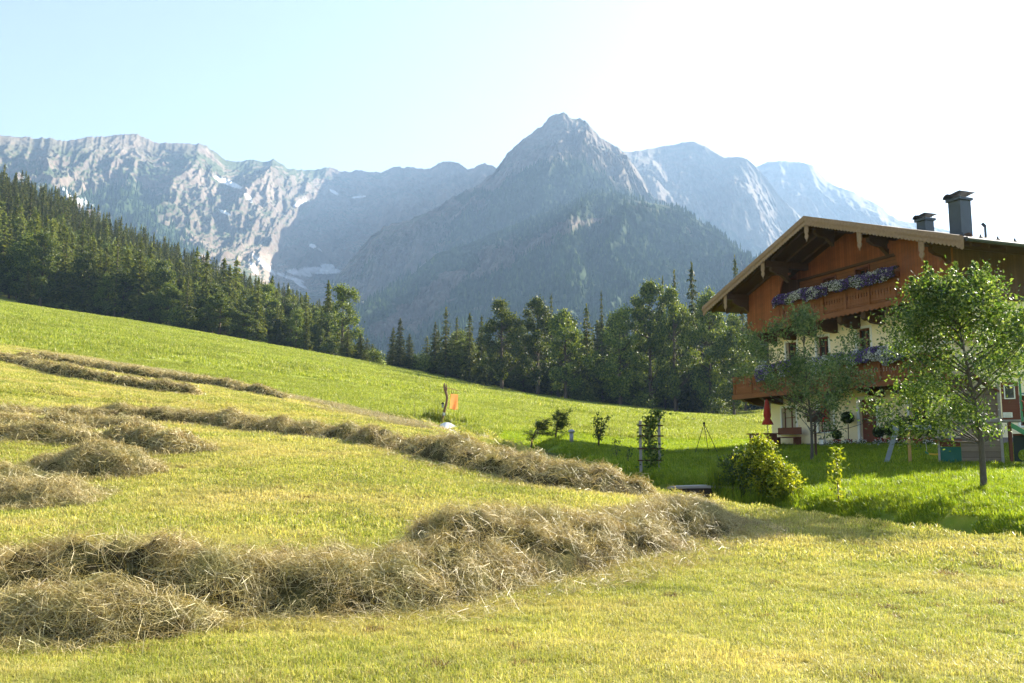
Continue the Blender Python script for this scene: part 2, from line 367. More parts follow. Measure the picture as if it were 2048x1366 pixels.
# ------------------------------------------------------------------ instanced ground cover (uncountable: one object each)
def scatter(name, P, rot, sc, idx, protos):
    coll = D.collections.new(name + '_kinds')
    for k, me in enumerate(protos): coll.objects.link(D.objects.new('%s_kind_%02d' % (name, k), me))
    me = D.meshes.new(name); me.vertices.add(len(P)); me.vertices.foreach_set('co', np.asarray(P, np.float32).ravel())
    a = me.attributes.new('rot', 'FLOAT_VECTOR', 'POINT'); a.data.foreach_set('vector', np.asarray(rot, np.float32).ravel())
    a = me.attributes.new('sc', 'FLOAT', 'POINT'); a.data.foreach_set('value', np.asarray(sc, np.float32))
    a = me.attributes.new('pick', 'INT', 'POINT'); a.data.foreach_set('value', np.asarray(idx, np.int32))
    me.update(); o = link(name, me)
    g = D.node_groups.new(name, 'GeometryNodeTree')
    g.interface.new_socket('Geometry', in_out='INPUT', socket_type='NodeSocketGeometry'); g.interface.new_socket('Geometry', in_out='OUTPUT', socket_type='NodeSocketGeometry')
    N = g.nodes.new; gi = N('NodeGroupInput'); go = N('NodeGroupOutput'); ip = N('GeometryNodeInstanceOnPoints'); ci = N('GeometryNodeCollectionInfo')
    ci.inputs['Collection'].default_value = coll; ci.inputs['Separate Children'].default_value = True; ci.inputs['Reset Children'].default_value = True
    def na(nm, ty):
        n = N('GeometryNodeInputNamedAttribute'); n.data_type = ty; n.inputs[0].default_value = nm; return n.outputs[0]
    er = N('FunctionNodeEulerToRotation'); L = g.links.new
    L(gi.outputs[0], ip.inputs['Points']); L(ci.outputs[0], ip.inputs['Instance']); ip.inputs['Pick Instance'].default_value = True
    L(na('pick', 'INT'), ip.inputs['Instance Index']); L(na('rot', 'FLOAT_VECTOR'), er.inputs[0]); L(er.outputs[0], ip.inputs['Rotation'])
    L(na('sc', 'FLOAT'), ip.inputs['Scale']); L(ip.outputs[0], go.inputs[0])
    md = o.modifiers.new('scatter', 'NODES'); md.node_group = g
    return o
def ground_rot(x, y, spin, tilt=True):
    e = .4; dx = (H(x + e, y) - H(x - e, y)) / (2 * e); dy = (H(x, y + e) - H(x, y - e)) / (2 * e); out = []
    for a, b, s in zip(dx, dy, spin):
        q = Vector((0, 0, 1)).rotation_difference(Vector((-a, -b, 1)).normalized())
        out.append((q.to_matrix() @ Matrix.Rotation(s, 3, 'Z')).to_euler())
    return np.array([tuple(e_) for e_ in out])
def grass_patch(name, size, n, h, wd, mat, g, lean=.5, flat=0.0):
    x = g.uniform(-size / 2 * 1.1, size / 2 * 1.1, n); y = g.uniform(-size / 2 * 1.1, size / 2 * 1.1, n)
    k = fbm(x / size * 5 + g.uniform(0, 50), y / size * 5, 2); hh = h * g.uniform(.45, 1.25, n) * (.2 + 1.6 * k)
    az = g.uniform(0, 2 * np.pi, n); ln = np.abs(g.normal(0, lean, n)); fl = g.random(n) < flat; ln[fl] += 2.0
    d = np.stack([np.cos(az), np.sin(az), 0 * az], -1); s = np.stack([-np.sin(az + g.normal(0, .6, n)), np.cos(az), 0 * az], -1)
    b = np.stack([x, y, -.01 + 0 * x], -1); up = np.array([0, 0, 1.0]); w_ = (wd * g.uniform(.6, 1.3, n))[:, None]
    hh = hh[:, None]; ln = ln[:, None]
    m = b + up * hh * .6 + d * hh * ln * .3; t = b + up * hh * np.clip(1 - ln * .25, .15, 1) + d * hh * ln * .9
    V = np.stack([b - s * w_, b + s * w_, m + s * w_ * .8, m - s * w_ * .8, t], 1).reshape(-1, 3)
    o = np.arange(n)[:, None] * 5
    return np_mesh(name, V, [o + np.array([[0, 1, 2, 3]]), o + np.array([[3, 2, 4]])], [mat])
def cover(name, cells, protos, label=None):
    """cells: list of (r0, r1, step, condition(x, y) -> mask, proto indices, scale)"""
    P = []; I = []; SCL = []
    g = np.random.default_rng(11)
    for r0, r1, st, cond, pi, sc in cells:
        n = int(r1 / st) + 1
        gx, gy = np.meshgrid(np.arange(-n, n + 1) * st, np.arange(-2, n + 1) * st)
        x = (gx + g.uniform(-.2, .2, gx.shape) * st).ravel(); y = (gy + g.uniform(-.2, .2, gx.shape) * st).ravel()
        r = np.hypot(x, y); th = np.degrees(np.arctan2(x, y))
        k = (r > r0) & (r < r1) & (np.abs(th) < 36)
        x, y = x[k], y[k]; k = cond(x, y); x, y = x[k], y[k]
        P.append(np.stack([x, y, H(x, y)], -1)); I.append(g.choice(pi, len(x))); SCL.append(np.full(len(x), sc) * g.uniform(.85, 1.2, len(x)))
    P = np.concatenate(P); I = np.concatenate(I); SCL = np.concatenate(SCL)
    rot = ground_rot(P[:, 0], P[:, 1], g.uniform(0, 6.28, len(P)))
    return tag(scatter(name, P, rot, SCL, I, protos), label, 'grass', kind='stuff')
G = np.random.default_rng(5)
def inside_house(x, y):
    u = x - HC[0]; v = y - HC[1]; a = u * HX[0] + v * HX[1]; b = u * HY[0] + v * HY[1]
    return (np.abs(a) < 6.8) & (b > .9)
TH = R(20.5); HX = (math.sin(TH), -math.cos(TH)); HY = (math.cos(TH), math.sin(TH))
_c = at(1905, 895, 34); HC = (_c[0] - HX[0] * 6.15, _c[1] - HX[1] * 6.15); HZ = 1.75       # house root: middle of the gable front
is_mown = lambda x, y: (masks(x, y)[0] > .45) & (polydist(x, y, DITCH) > .6)
is_lawn = lambda x, y: (polydist(x, y, DITCH) > .75) & (masks(x, y)[0] < .55) & (masks(x, y)[2] > .3) & ~inside_house(x, y)
is_mead = lambda x, y: (masks(x, y)[0] < .55) & (masks(x, y)[2] <= .3) & ~inside_house(x, y)
pm = [grass_patch('mown_patch', .6, 1500, .05, .0022, M['mown'], G, .9, .2) for _ in range(3)] + \
     [grass_patch('mown_patch', .9, 1100, .07, .006, M['mown'], G, .9, .15) for _ in range(2)] + \
     [grass_patch('mown_patch', 2.0, 1400, .10, .013, M['mown'], G, .9, .15) for _ in range(2)]
cover('grass', [(4, 13, .42, is_mown, [0, 1, 2], 1), (13, 27, .62, is_mown, [3, 4], 1), (27, 95, 1.4, is_mown, [5, 6], 1)], pm, 'short yellowish mown grass over the hayfield')
M['dead'] = mat_leaf('dead_grass', [(0, (.11, .065, .028)), (.5, (.25, .16, .06)), (1, (.42, .34, .14))], .3, (1.1, 1, .7), .1, .2)
px_ = [grass_patch('dead_patch', .2, 180, .05, .003, M['dead'], G, 1.2, .3) for _ in range(3)]
cover('grass', [(4, 11, .62, lambda x, y: is_mown(x, y) & (fbm(x * 1.3, y * 1.3, 2) > .58), [0, 1, 2], 1), (11, 24, .9, lambda x, y: is_mown(x, y) & (fbm(x * .9, y * .9, 2) > .6), [0, 1, 2], 1.3)], px_, 'small brown patches of dead grass in the hayfield')
pt = [grass_patch('litter_patch', 1.3, 420, .28, .004, M['straw'], G, 1.0, 1.0) for _ in range(2)]
def litter(x, y):
    th = np.arctan2(x, y); r = np.hypot(x, y); e = np.interp(th, ETH, ER)
    return (th < -.02) & (np.abs(r - e * .93) < e * .045) & (fbm(x / 4, y / 2, 3) > .40) & is_mown(x, y)
cover('hay_litter', [(30, 80, .8, litter, [0, 1], 1)], pt, 'thin pale hay litter left along the edge of the mown field')
pl = [grass_patch('lawn_patch', .8, 1300, .13, .005, M['lawn'], G, .6) for _ in range(3)] + [grass_patch('lawn_patch', 1.4, 1200, .11, .009, M['lawn'], G, .6) for _ in range(2)]
cover('grass', [(9, 27, .7, is_lawn, [0, 1, 2], 1), (27, 64, 1.25, is_lawn, [3, 4], 1)], pl, 'lush green lawn grass below the farmhouse')
pd_ = [grass_patch('meadow_patch', 2.4, 1500, .2, .016, M['meadow'], G, .7) for _ in range(2)] + [grass_patch('meadow_patch', 4.5, 1500, .28, .035, M['meadow'], G, .7) for _ in range(2)]
cover('grass', [(30, 90, 2.2, is_mead, [0, 1], 1), (90, 215, 4.2, is_mead, [2, 3], 1)], pd_, 'uncut bright green meadow grass on the slope')

# ------------------------------------------------------------------ mountains
def curve(pts, n, jag=0.0, seed=0, extra=0.0):
    p = np.array(pts, float); px = np.linspace(p[0, 0], p[-1, 0], n)
    py = np.interp(px, p[:, 0], p[:, 1]); d = np.interp(px, p[:, 0], p[:, 2])
    k = np.ones(25) / 25; d = np.convolve(np.pad(d, 12, mode='edge'), k, 'valid')
    py = py - jag * 2 * (ridged(px / 21 + seed, px * 0 + seed, 5, .72) - .5)
    Y = (683 - py) / FPX; fw = CP - Y * SP
    return np.stack([(px - 1024) / FPX / fw * d, d, CZ + (Y * CP + SP) / fw * d], -1)
def ellipses(px, py, L):
    m = np.zeros(px.shape)
    for x, y, rx, ry, a in L:
        c, s = math.cos(R(a)), math.sin(R(a)); u = (px - x) * c + (py - y) * s; v = -(px - x) * s + (py - y) * c
        m = np.maximum(m, 1.6 - np.sqrt((u / rx) ** 2 + (v / ry) ** 2))
    return m
def mountain(crest, base, nu, nv, prof, amp, seed, jag, zone, tr, label, lam=1.0, backd=900, dip=.6, bands=0.0, snow=(), scree=(), tree_h=22, calm=0.0, name='mountain'):
    C = curve(crest, nu, jag, seed); B = curve(base, nu)
    t = np.r_[np.linspace(0, 1, nv) ** .9]
    V = t[:, None, None]
    P = C[None] + (B - C)[None] * V; P[..., 2] = B[None, :, 2] + (C - B)[None, :, 2] * (1 - V[..., 0]) ** prof
    ln = np.r_[0, np.cumsum(np.hypot(*np.diff(C[:, :2], axis=0).T))]; sl = np.linalg.norm(B - C, axis=1)
    U = np.broadcast_to(ln[None], P.shape[:2]) / lam; W = t[:, None] * np.median(sl) / lam + 0 * U
    W = W - .25 * U
    nrm = B - C; nrm[:, 2] = 0; nrm = unit(nrm)
    env = smooth(0, .16, t)[:, None] * .7 + .3 * smooth(0, .015, t)[:, None]; env = env * (1 - .6 * smooth(.75, 1, t)[:, None])
    wx = (fbm(U / 420 + seed, W / 420, 3) - .5) * 300; U2 = U + wx + dip * W * .35
    g = (ridged(U2 / 620 + seed, W / 1900 + seed, 3, .5) - .45) * 1.0 + (ridged(U2 / 190 + seed * 2, W / 560, 4, .55) - .4) * .42
    g = g + (ridged(U2 / 70 + seed, W / 95 + 4, 4, .6) - .4) * .26 + (fbm(U / 14, W / 11, 3, .6) - .5) * .09
    if bands: g = g + bands * np.abs(2 * vnoise(U / 900 + W / 130 + seed, W / 110 + U / 300) - 1) * .3
    disp = amp * g * env
    if calm: disp = disp * (1 - calm * smooth(.1, .5, t)[:, None])
    P = P + nrm[None] * disp[..., None]; P[..., 2] += disp * .35 * env * smooth(.05, .3, t)[:, None]
    back = []                                            # the far side falls away behind the crest
    for k in range(1, 9):
        q = C - nrm * backd * k / 8; q[:, 2] = C[:, 2] - (C[:, 2] - 60) * (k / 8) ** .8 * .9; back.append(q)
    A = np.concatenate([np.array(back[::-1]), P]); nb = len(back)
    n0, n1 = A.shape[:2]
    du = np.gradient(A, axis=1); dv = np.gradient(A, axis=0); N = unit(np.cross(dv, du)); N *= np.sign(N[..., 2:3] + 1e-9)
    px, py = project(A)
    no = fbm(A[..., 0] / 90 + seed, A[..., 2] / 70 + A[..., 1] / 140, 5, .6) - .5
    no2 = fbm(A[..., 0] / 330 + seed, A[..., 2] / 260, 3) - .5
    fo, ve = zone(px, py, N[..., 2], no, no2, A)
    if tr is None: tr = 0
    sn = smooth(.55, .68, ellipses(px, py, snow) + no * .5) if snow else np.zeros(px.shape)
    sc = smooth(.3, .9, ellipses(px, py, scree) + no * .8) if scree else np.zeros(px.shape)
    i, j = np.meshgrid(np.arange(n0 - 1), np.arange(n1 - 1), indexing='ij')
    F = np.stack([i * n1 + j, (i + 1) * n1 + j, (i + 1) * n1 + j + 1, i * n1 + j + 1], -1).reshape(-1, 4)
    me = np_mesh(name, A.reshape(-1, 3), [F], [MROCK], None, dict(forest=fo.ravel(), veg=ve.ravel(), snow=sn.ravel(), scree=sc.ravel()), True)
    o = tag(link(name, me), label, kind='structure')
    if tr:                                               # far woods on it: one mass of small conifers
        g_ = np.random.default_rng(int(seed * 10) + 1)
        i = g_.integers(nb + 2, n0 - 2, tr * 6); j = g_.integers(1, n1 - 1, tr * 6)
        area = np.linalg.norm(np.cross(du[i, j], dv[i, j]), axis=-1); keep = (fo[i, j] > g_.uniform(.3, .95, len(i))) & (g_.random(len(i)) < area / np.percentile(area, 90)) & (px[i, j] > -60) & (px[i, j] < 2100)
        i, j = i[keep][:tr], j[keep][:tr]; Q = A[i, j] + g_.uniform(-.5, .5, (len(i), 1)) * du[i, j]
        n = len(Q); h = tree_h * g_.uniform(.5, 1.25, n); r = h * g_.uniform(.16, .26, n); K = 5
        an = np.arange(K) / K * 2 * np.pi; ring = np.stack([np.cos(an), np.sin(an), 0 * an], -1)
        ro = g_.uniform(.75, 1.25, (n, K, 1))
        VV = np.concatenate([Q[:, None] + ring * r[:, None, None] * ro + np.array([0, 0, -.05]) * h[:, None, None], (Q + np.c_[0 * h, 0 * h, h * .62])[:, None],
                             Q[:, None] + ring[:, [1, 0, 2]] * r[:, None, None] * .68 * ro + np.array([0, 0, .38]) * h[:, None, None], (Q + np.c_[0 * h, 0 * h, h])[:, None]], 1)
        f = [[k, (k + 1) % K, K] for k in range(K)] + [[K + 1 + k, K + 1 + (k + 1) % K, 2 * K + 1] for k in range(K)]
        FF = (np.arange(n)[:, None, None] * (2 * K + 2) + np.array(f)[None]).reshape(-1, 3)
        tag(link('mountain_forest', np_mesh('mountain_forest', VV.reshape(-1, 3), [FF], [M['farwood']])), 'distant conifer forest covering the mountain flank', 'forest', kind='stuff')
    return o
def rock_mat():
    t = NT('mountain_rock'); p = t.pos()
    n1 = t.noise(t.scalevec(p, 1, 1, 2.2), .012, 6, .65); n2 = t.noise(t.scalevec(p, 1, 1, .35), .05, 5, .7); n3 = t.noise(p, .004, 3)
    c = t.mix(t.rng(n1, .3, .7), (.095, .073, .058), (.185, .145, .116)); c = t.mix(t.rng(n2, .5, .75), c, (.10, .092, .085)); c = t.mix(t.rng(n3, .45, .7, 0, .45), c, (.30, .235, .19))
    c = t.mix(t.attr('scree'), c, t.mix(n1, (.22, .17, .14), (.30, .24, .20)))
    vg = t.mix(t.rng(n2, .35, .65), (.022, .045, .016), (.055, .08, .026)); c = t.mix(t.attr('veg'), c, vg)
    fo = t.mix(t.rng(t.noise(p, .05, 5, .75), .35, .65), (.018, .036, .014), (.036, .058, .02)); c = t.mix(t.attr('forest'), c, fo)
    c = t.mix(t.attr('snow'), c, (.62, .63, .65))
    h = t.math('ADD', n1, t.math('MULTIPLY', n2, .6))
    return t.surf(t.principled(c, .95, .05, 0, t.bump(h, .5, 8)))
MROCK = rock_mat()
M['farwood'] = mat_leaf('far_forest', [(0, (.016, .032, .012)), (.7, (.028, .05, .016)), (1, (.055, .08, .024))], .05, (1.3, 1.3, .6), .0, 0)

def zone_left(px, py, nz, no, no2, A):
    veg = smooth(.36, .56, nz + no * 1.0 + .12 * smooth(420, 100, px) - .18 * smooth(560, 680, px))
    veg = veg * smooth(980, 560, px * .8 + 60) * .85 * (.25 + .75 * smooth(275, 330, py + no * 60))
    f = smooth(.25, .7, ellipses(px, py, [(255, 430, 105, 62, 38), (330, 500, 90, 60, 45), (120, 420, 80, 40, 40)]) + no * 1.6 - .2)
    return f * .95, veg
mountain([(-330, 235, 1840), (-150, 255, 2080), (0, 270, 2320), (50, 274, 2400), (100, 277, 2440), (130, 283, 2480), (165, 275, 2520), (215, 272, 2600), (230, 268, 2640), (262, 270, 2680),
          (275, 268, 2720), (305, 284, 2760), (345, 286, 2800), (390, 287, 2840), (410, 290, 2880), (430, 302, 2920), (450, 320, 2960), (475, 324, 3040), (500, 320, 3080), (520, 324, 3120),
          (545, 320, 3160), (565, 330, 3200), (580, 339, 3280), (610, 340, 3360), (640, 337, 3400), (660, 334, 3440), (690, 344, 3440), (715, 339, 3400), (735, 342, 3360), (760, 345, 3320),
          (785, 334, 3240), (800, 332, 3200), (830, 336, 3160), (850, 339, 3120), (865, 334, 3080), (885, 324, 3040), (900, 322, 3000), (920, 327, 2960), (935, 340, 2920), (950, 334, 2880),
          (968, 326, 2840), (985, 332, 2800), (1010, 350, 2720), (1150, 430, 2400)],
         [(-420, 520, 1040), (0, 560, 1200), (300, 570, 1360), (480, 580, 1840), (600, 590, 2400), (680, 585, 2520), (760, 590, 2320), (900, 610, 2000), (1150, 640, 1760)],
         760, 300, 1.25, 185, 1.7, 4.0, zone_left, 2600, 'long pale limestone range with snow patches',
         snow=[(458, 366, 30, 5, 22), (497, 395, 12, 4, 50), (668, 384, 12, 3.5, 30), (600, 406, 15, 3, -25), (718, 394, 15, 2.5, -8), (625, 492, 7, 4, 20), (640, 500, 6, 2, 30),
               (640, 541, 42, 7, 2), (600, 546, 26, 6, 10), (655, 532, 14, 5, 0), (527, 528, 32, 4.5, 42), (508, 536, 14, 5, 60), (580, 555, 30, 3.5, 18), (600, 568, 18, 4, 35),
               (160, 404, 28, 4, 4), (134, 388, 16, 5, 50), (450, 425, 14, 2.5, 25)],
         scree=[(550, 550, 75, 30, 35), (600, 570, 60, 18, 10), (500, 520, 30, 14, 30), (160, 404, 40, 10, 5)])
def zone_peak(px, py, nz, no, no2, A):
    line = np.interp(px, [640, 720, 800, 900, 990, 1060, 1120, 1180, 1240, 1310], [520, 520, 480, 420, 372, 330, 330, 330, 350, 395])
    f = smooth(-14, 26, py - line + no * 130) * smooth(-.22, .08, no * .9 + no2 * .8 + (px - 760) / 900)
    rk = smooth(.2, .7, ellipses(px, py, [(820, 500, 95, 30, -40), (760, 560, 70, 30, -45), (1230, 330, 75, 26, 50)]) + no * 2.0 - .3)
    f = f * (1 - .8 * rk)
    return f, smooth(.5, .75, nz + no * 1.1) * .6
mountain([(560, 700, 1848), (655, 585, 1936), (672, 552, 1962), (692, 532, 1989), (712, 507, 2006), (740, 473, 2033), (765, 454, 2050), (790, 445, 2068), (815, 440, 2094), (840, 430, 2112), (870, 416, 2138),
          (900, 396, 2165), (930, 381, 2200), (960, 366, 2235), (985, 346, 2262), (1000, 326, 2279), (1015, 306, 2288), (1030, 291, 2297), (1050, 276, 2306), (1070, 263, 2314), (1085, 249, 2323),
          (1098, 233, 2323), (1108, 228, 2323), (1128, 226, 2332), (1145, 238, 2341), (1158, 234, 2358), (1172, 241, 2367), (1185, 257, 2376), (1200, 276, 2394), (1220, 287, 2411), (1235, 297, 2420),
          (1255, 312, 2429), (1275, 342, 2420), (1290, 367, 2411), (1306, 392, 2394), (1350, 412, 2376), (1400, 452, 2358), (1500, 530, 2288)],
         [(600, 760, 1144), (700, 745, 1100), (850, 720, 1188), (1000, 700, 1496), (1125, 700, 1496), (1200, 690, 1496), (1300, 680, 1584), (1500, 690, 1672)],
         700, 320, 1.12, 260, 4.1, 4.2, zone_peak, 6500, 'central rocky summit rising above dark wooded flanks', lam=.7, tree_h=13, calm=.35)
def zone_spur(px, py, nz, no, no2, A):
    rk = smooth(.35, .75, ellipses(px, py, [(985, 520, 65, 26, -35), (860, 600, 110, 26, -42), (800, 640, 60, 26, -30), (1165, 445, 60, 9, -8), (1090, 475, 90, 14, -25), (905, 555, 60, 20, -30)]) + no * 2.4 - .18)
    al = smooth(.3, .8, ellipses(px, py, [(1315, 415, 34, 6, 14), (1270, 408, 12, 5, 30)]) + no * .6)
    f = (1 - rk) * (1 - al)
    return f, np.maximum(al, smooth(.5, .8, nz + no) * .5 * rk)
mountain([(640, 700, 1380), (716, 622, 1435), (801, 567, 1490), (875, 506, 1546), (942, 485, 1582), (990, 463, 1610), (1058, 436, 1656), (1119, 414, 1702), (1186, 390, 1748), (1216, 384, 1766), (1271, 399, 1776),
          (1332, 415, 1766), (1360, 420, 1748), (1393, 440, 1730), (1430, 462, 1702), (1454, 476, 1674), (1485, 503, 1656), (1512, 524, 1628), (1600, 575, 1564), (1800, 650, 1472)],
         [(600, 870, 626), (800, 870, 662), (1000, 870, 718), (1200, 870, 736), (1400, 870, 718), (1800, 870, 681)],
         600, 300, 1.1, 230, 7.3, 2.5, zone_spur, 9000, 'forested spur with pale rock bands below the summit', lam=.6, tree_h=13, calm=.45)
def zone_right(px, py, nz, no, no2, A): return smooth(.45, .7, ellipses(px, py, [(1450, 520, 130, 60, 30)]) + no * 1.5) * .8, smooth(.55, .75, nz + no * .8) * .35
mountain([(1150, 330, 3198), (1240, 303, 3198), (1265, 303, 3198), (1300, 297, 3239), (1330, 291, 3280), (1365, 285, 3280), (1387, 282, 3280), (1410, 292, 3280), (1430, 305, 3239), (1450, 314, 3198), (1475, 312, 3157),
          (1495, 317, 3116), (1510, 332, 3116), (1530, 352, 3100), (1560, 392, 3075), (1600, 432, 3034), (1640, 472, 2993), (1760, 560, 2870)],
         [(1100, 840, 1886), (1300, 840, 1886), (1500, 840, 1886), (1760, 850, 1886)],
         420, 220, 1.2, 260, 9.9, 2.0, zone_right, None, 'hazy pale mountain wall right of the central summit', dip=-.6)
mountain([(1380, 420, 3900), (1480, 350, 3900), (1520, 330, 3900), (1535, 323, 3900), (1562, 321, 3900), (1600, 323, 3900), (1625, 330, 3862), (1640, 346, 3825), (1655, 361, 3825), (1680, 376, 3788), (1702, 381, 3750),
          (1730, 396, 3750), (1760, 411, 3712), (1780, 431, 3675), (1800, 443, 3675), (1850, 448, 3675), (1950, 475, 3600), (2300, 620, 3525)],
         [(1350, 850, 2250), (1600, 850, 2250), (1900, 850, 2250), (2300, 850, 2250)],
         360, 200, 1.2, 300, 12.3, 2.0, zone_right, None, 'faint bluish mountain fading into haze on the far right', dip=-.6)

# ------------------------------------------------------------------ the air: one even box of haze round everything
def build_haze():
    b = MB().box(-6000, 6000, -1500, 7000, -60, 1500)
    m = D.materials.new('haze_air'); m.use_nodes = True; nt = m.node_tree; nt.nodes.clear()
    o = nt.nodes.new('ShaderNodeOutputMaterial'); v = nt.nodes.new('ShaderNodeVolumePrincipled')
    v.inputs['Color'].default_value = (.42, .65, 1, 1); v.inputs['Density'].default_value = 1.3e-4; v.inputs['Anisotropy'].default_value = .2
    nt.links.new(v.outputs[0], o.inputs['Volume'])
    tag(b.build('haze', m), kind='stuff')
build_haze()

# ------------------------------------------------------------------ trees
def spruce_arrays(h, wd, seed, levels=24, per=8, bare=.06, spray=1.0, ragged=.3, droop=.35):
    g = np.random.default_rng(seed); C = []; AX = []; LL = []
    for k in range(levels):
        t = (k + g.uniform(-.3, .3)) / levels; t = min(max(t, 0), .985); z = h * (bare + (1 - bare) * t)
        base = wd / 2 * ((1 - t) ** .7 + .03) * g.uniform(1 - ragged, 1.1)
        n = max(3, int(per * (1 - t * .5)))
        for a in g.uniform(0, 6.28) + np.arange(n) * 6.283 / n + g.normal(0, .2, n):
            L = base * g.uniform(.55, 1.15); m = max(2, int(3 + L / wd * 7))
            f = (np.arange(m) + g.uniform(.3, 1, m)) / m
            dz = -droop * L * f ** 1.5 + .12 * L * f ** 3
            p = np.stack([np.cos(a) * L * f, np.sin(a) * L * f, z + dz], -1) + g.normal(0, .02 * wd, (m, 3))
            for sgn in (-1, 0, 1):
                C.append(p); ax = np.stack([np.full(m, np.cos(a + sgn * .8)), np.full(m, np.sin(a + sgn * .8)), np.full(m, -.35 - .2 * abs(sgn))], -1); AX.append(ax)
                LL.append(np.full(m, (.075 if sgn else .06) * wd * (.6 + .6 * (1 - t))))
    k = 10; zt = np.linspace(h * .9, h * 1.0, k); C.append(np.stack([0 * zt, 0 * zt, zt], -1)); AX.append(np.stack([g.normal(0, .4, k), g.normal(0, .4, k), 1 + 0 * zt], -1)); LL.append(np.full(k, .03 * h))
    C = np.concatenate(C); AX = unit(np.concatenate(AX)); LL = np.concatenate(LL) * spray
    V, F = leaves(C, LL, LL * .38, g, AX, .35)
    mb = MB().tube([(0, 0, -.4), (0, 0, h * .5), (0, 0, h * .97)], [.014 * h, .009 * h, .002 * h], 6)
    return V, F, mb
def broad_arrays(h, wd, cb, nclump, nleaf, leaf, seed, tr=.02, prof=(.75, .55), flat=.75, lobes=.3, whips=0, sig=.085, bend=0.0, lean=(0, 0), cut=None):
    g = np.random.default_rng(seed); z = cb + (h - cb) * g.random(nclump) ** .9; t = (z - cb) / (h - cb)
    env = np.sin(np.pi * np.clip(t, 0.02, .99) ** prof[0]) ** prof[1]
    a = g.uniform(0, 6.283, nclump); lob = 1 + lobes * np.sin(a * 2 + seed) * np.cos(t * 7 + seed * 2) + lobes * .5 * np.sin(a * 5 + t * 11)
    r = wd / 2 * env * lob * np.sqrt(g.uniform(.08, 1, nclump))
    C = np.stack([np.cos(a) * r, np.sin(a) * r, z], -1)
    if cut: C = C[~((C[:, 0] > cut[0]) & (C[:, 2] < cut[1]))]; nclump = len(C); z = C[:, 2]; t = (z - cb) / (h - cb)
    C[:, 0] += lean[0] * t + bend * np.sin(t * 5); C[:, 1] += lean[1] * t
    mb = MB(); top = h * .82
    tp = lambda q: Vector((lean[0] * max(0, q * h - cb) / (h - cb) + bend * math.sin(q * 7) * .4, lean[1] * max(0, q * h - cb) / (h - cb), q * h))
    mb.tube([Vector((0, 0, -.3))] + [tp(q) for q in (.02, .12, .25, .4, .55, .7, .82)], [h * tr * q for q in (1.5, 1.15, 1, .9, .75, .55, .35, .15)], 8)
    for c in C[: min(nclump, 46)]:
        z0 = max(cb * .85, c[2] - (.35 + .5 * math.hypot(c[0], c[1]))); b = tp(min(z0 / h, .8)); c = Vector(c); m = b.lerp(c, .5) + Vector((0, 0, -.02 * h))
        mb.tube([b, m, c], [h * tr * .33, h * tr * .2, h * tr * .06], 4, False)
    wgt = g.uniform(.5, 1.5, nclump); k = g.choice(nclump, nleaf, p=wgt / wgt.sum())
    P = C[k] + g.normal(size=(nleaf, 3)) * np.array([1, 1, flat]) * wd * sig * (.6 + .5 * wgt[k])[:, None]
    if whips:                                             # upright young shoots
        i = np.argsort(-C[:, 2] - g.random(nclump) * .25 * h)[:whips]
        for q in i:
            L = g.uniform(.06, .16) * h; m = int(nleaf * .006); f = g.random(m)[:, None]
            P = np.r_[P, C[q] + np.array([g.normal(0, .15), g.normal(0, .15), 1.0]) * f * L + g.normal(size=(m, 3)) * .018 * h * (1.2 - f)]
    P = P[P[:, 2] > cb * .7]
    out = P - np.array([0, 0, cb]); out[:, 2] *= .5
    V, F = leaves(P, leaf, leaf * .5, g, unit(out) * .6 + np.array([0, 0, -.3]), 1.0)
    return V, F, mb
def tree_mesh(name, arr, leafm, barkm):                   # crown and trunk in one mesh, for trees too far to show parts
    V, F, mb = arr; b = len(V); quads = [f for f in mb.f if len(f) == 4]; tv = np.array(mb.v)
    return np_mesh(name, np.r_[V, tv], [F, np.array(quads) + b], [leafm, barkm], np.r_[np.zeros(len(F)), np.ones(len(quads))])
def tree_parts(name, arr, leafm, barkm, loc, label, cat='tree', group=None, rz=0.0, crown='crown', trunk='trunk', sc=1.0):
    V, F, mb = arr; o = empty(name, loc, rz); o.scale = (sc, sc, sc); tag(o, label, cat, group)
    c = link(crown, np_mesh(name + '_' + crown, V, [F], [leafm]), o); t = mb.build(trunk, barkm, o, sm=True)
    return o, c, t

SPR = [(24, 9.0, 1, 25, 10, .05), (26, 8.4, 2, 24, 8, .12), (22, 8.8, 3, 24, 10, .04), (25, 7.0, 4, 25, 9, .1)]
SPA = [spruce_arrays(*p) for p in SPR]
SPM = [tree_mesh('spruce_mesh', a, M['spruce'], M['bark']) for a in SPA] + [tree_mesh('larch_mesh', spruce_arrays(23, 9, s, 22, 9, .06, 1.1, .45), M['larch'], M['bark']) for s in (8, 9)]
BRA = [broad_arrays(17, 8.6, 2.8, 52, 11000, .25, 21, lobes=.45, sig=.062), broad_arrays(18, 8.0, 2.4, 56, 11500, .25, 22, lobes=.45, sig=.062), broad_arrays(15, 8.4, 2.2, 50, 11000, .25, 23, lobes=.5, sig=.064), broad_arrays(18, 9.2, 2.6, 62, 12500, .25, 25, prof=(.9, .5), lobes=.45, sig=.06), broad_arrays(16, 8.2, 4.6, 40, 6000, .24, 27, prof=(.6, .5), lobes=.4, sig=.06)]
BRM = [tree_mesh('broadleaf_mesh', a, M['maple'], M['bark']) for a in BRA]
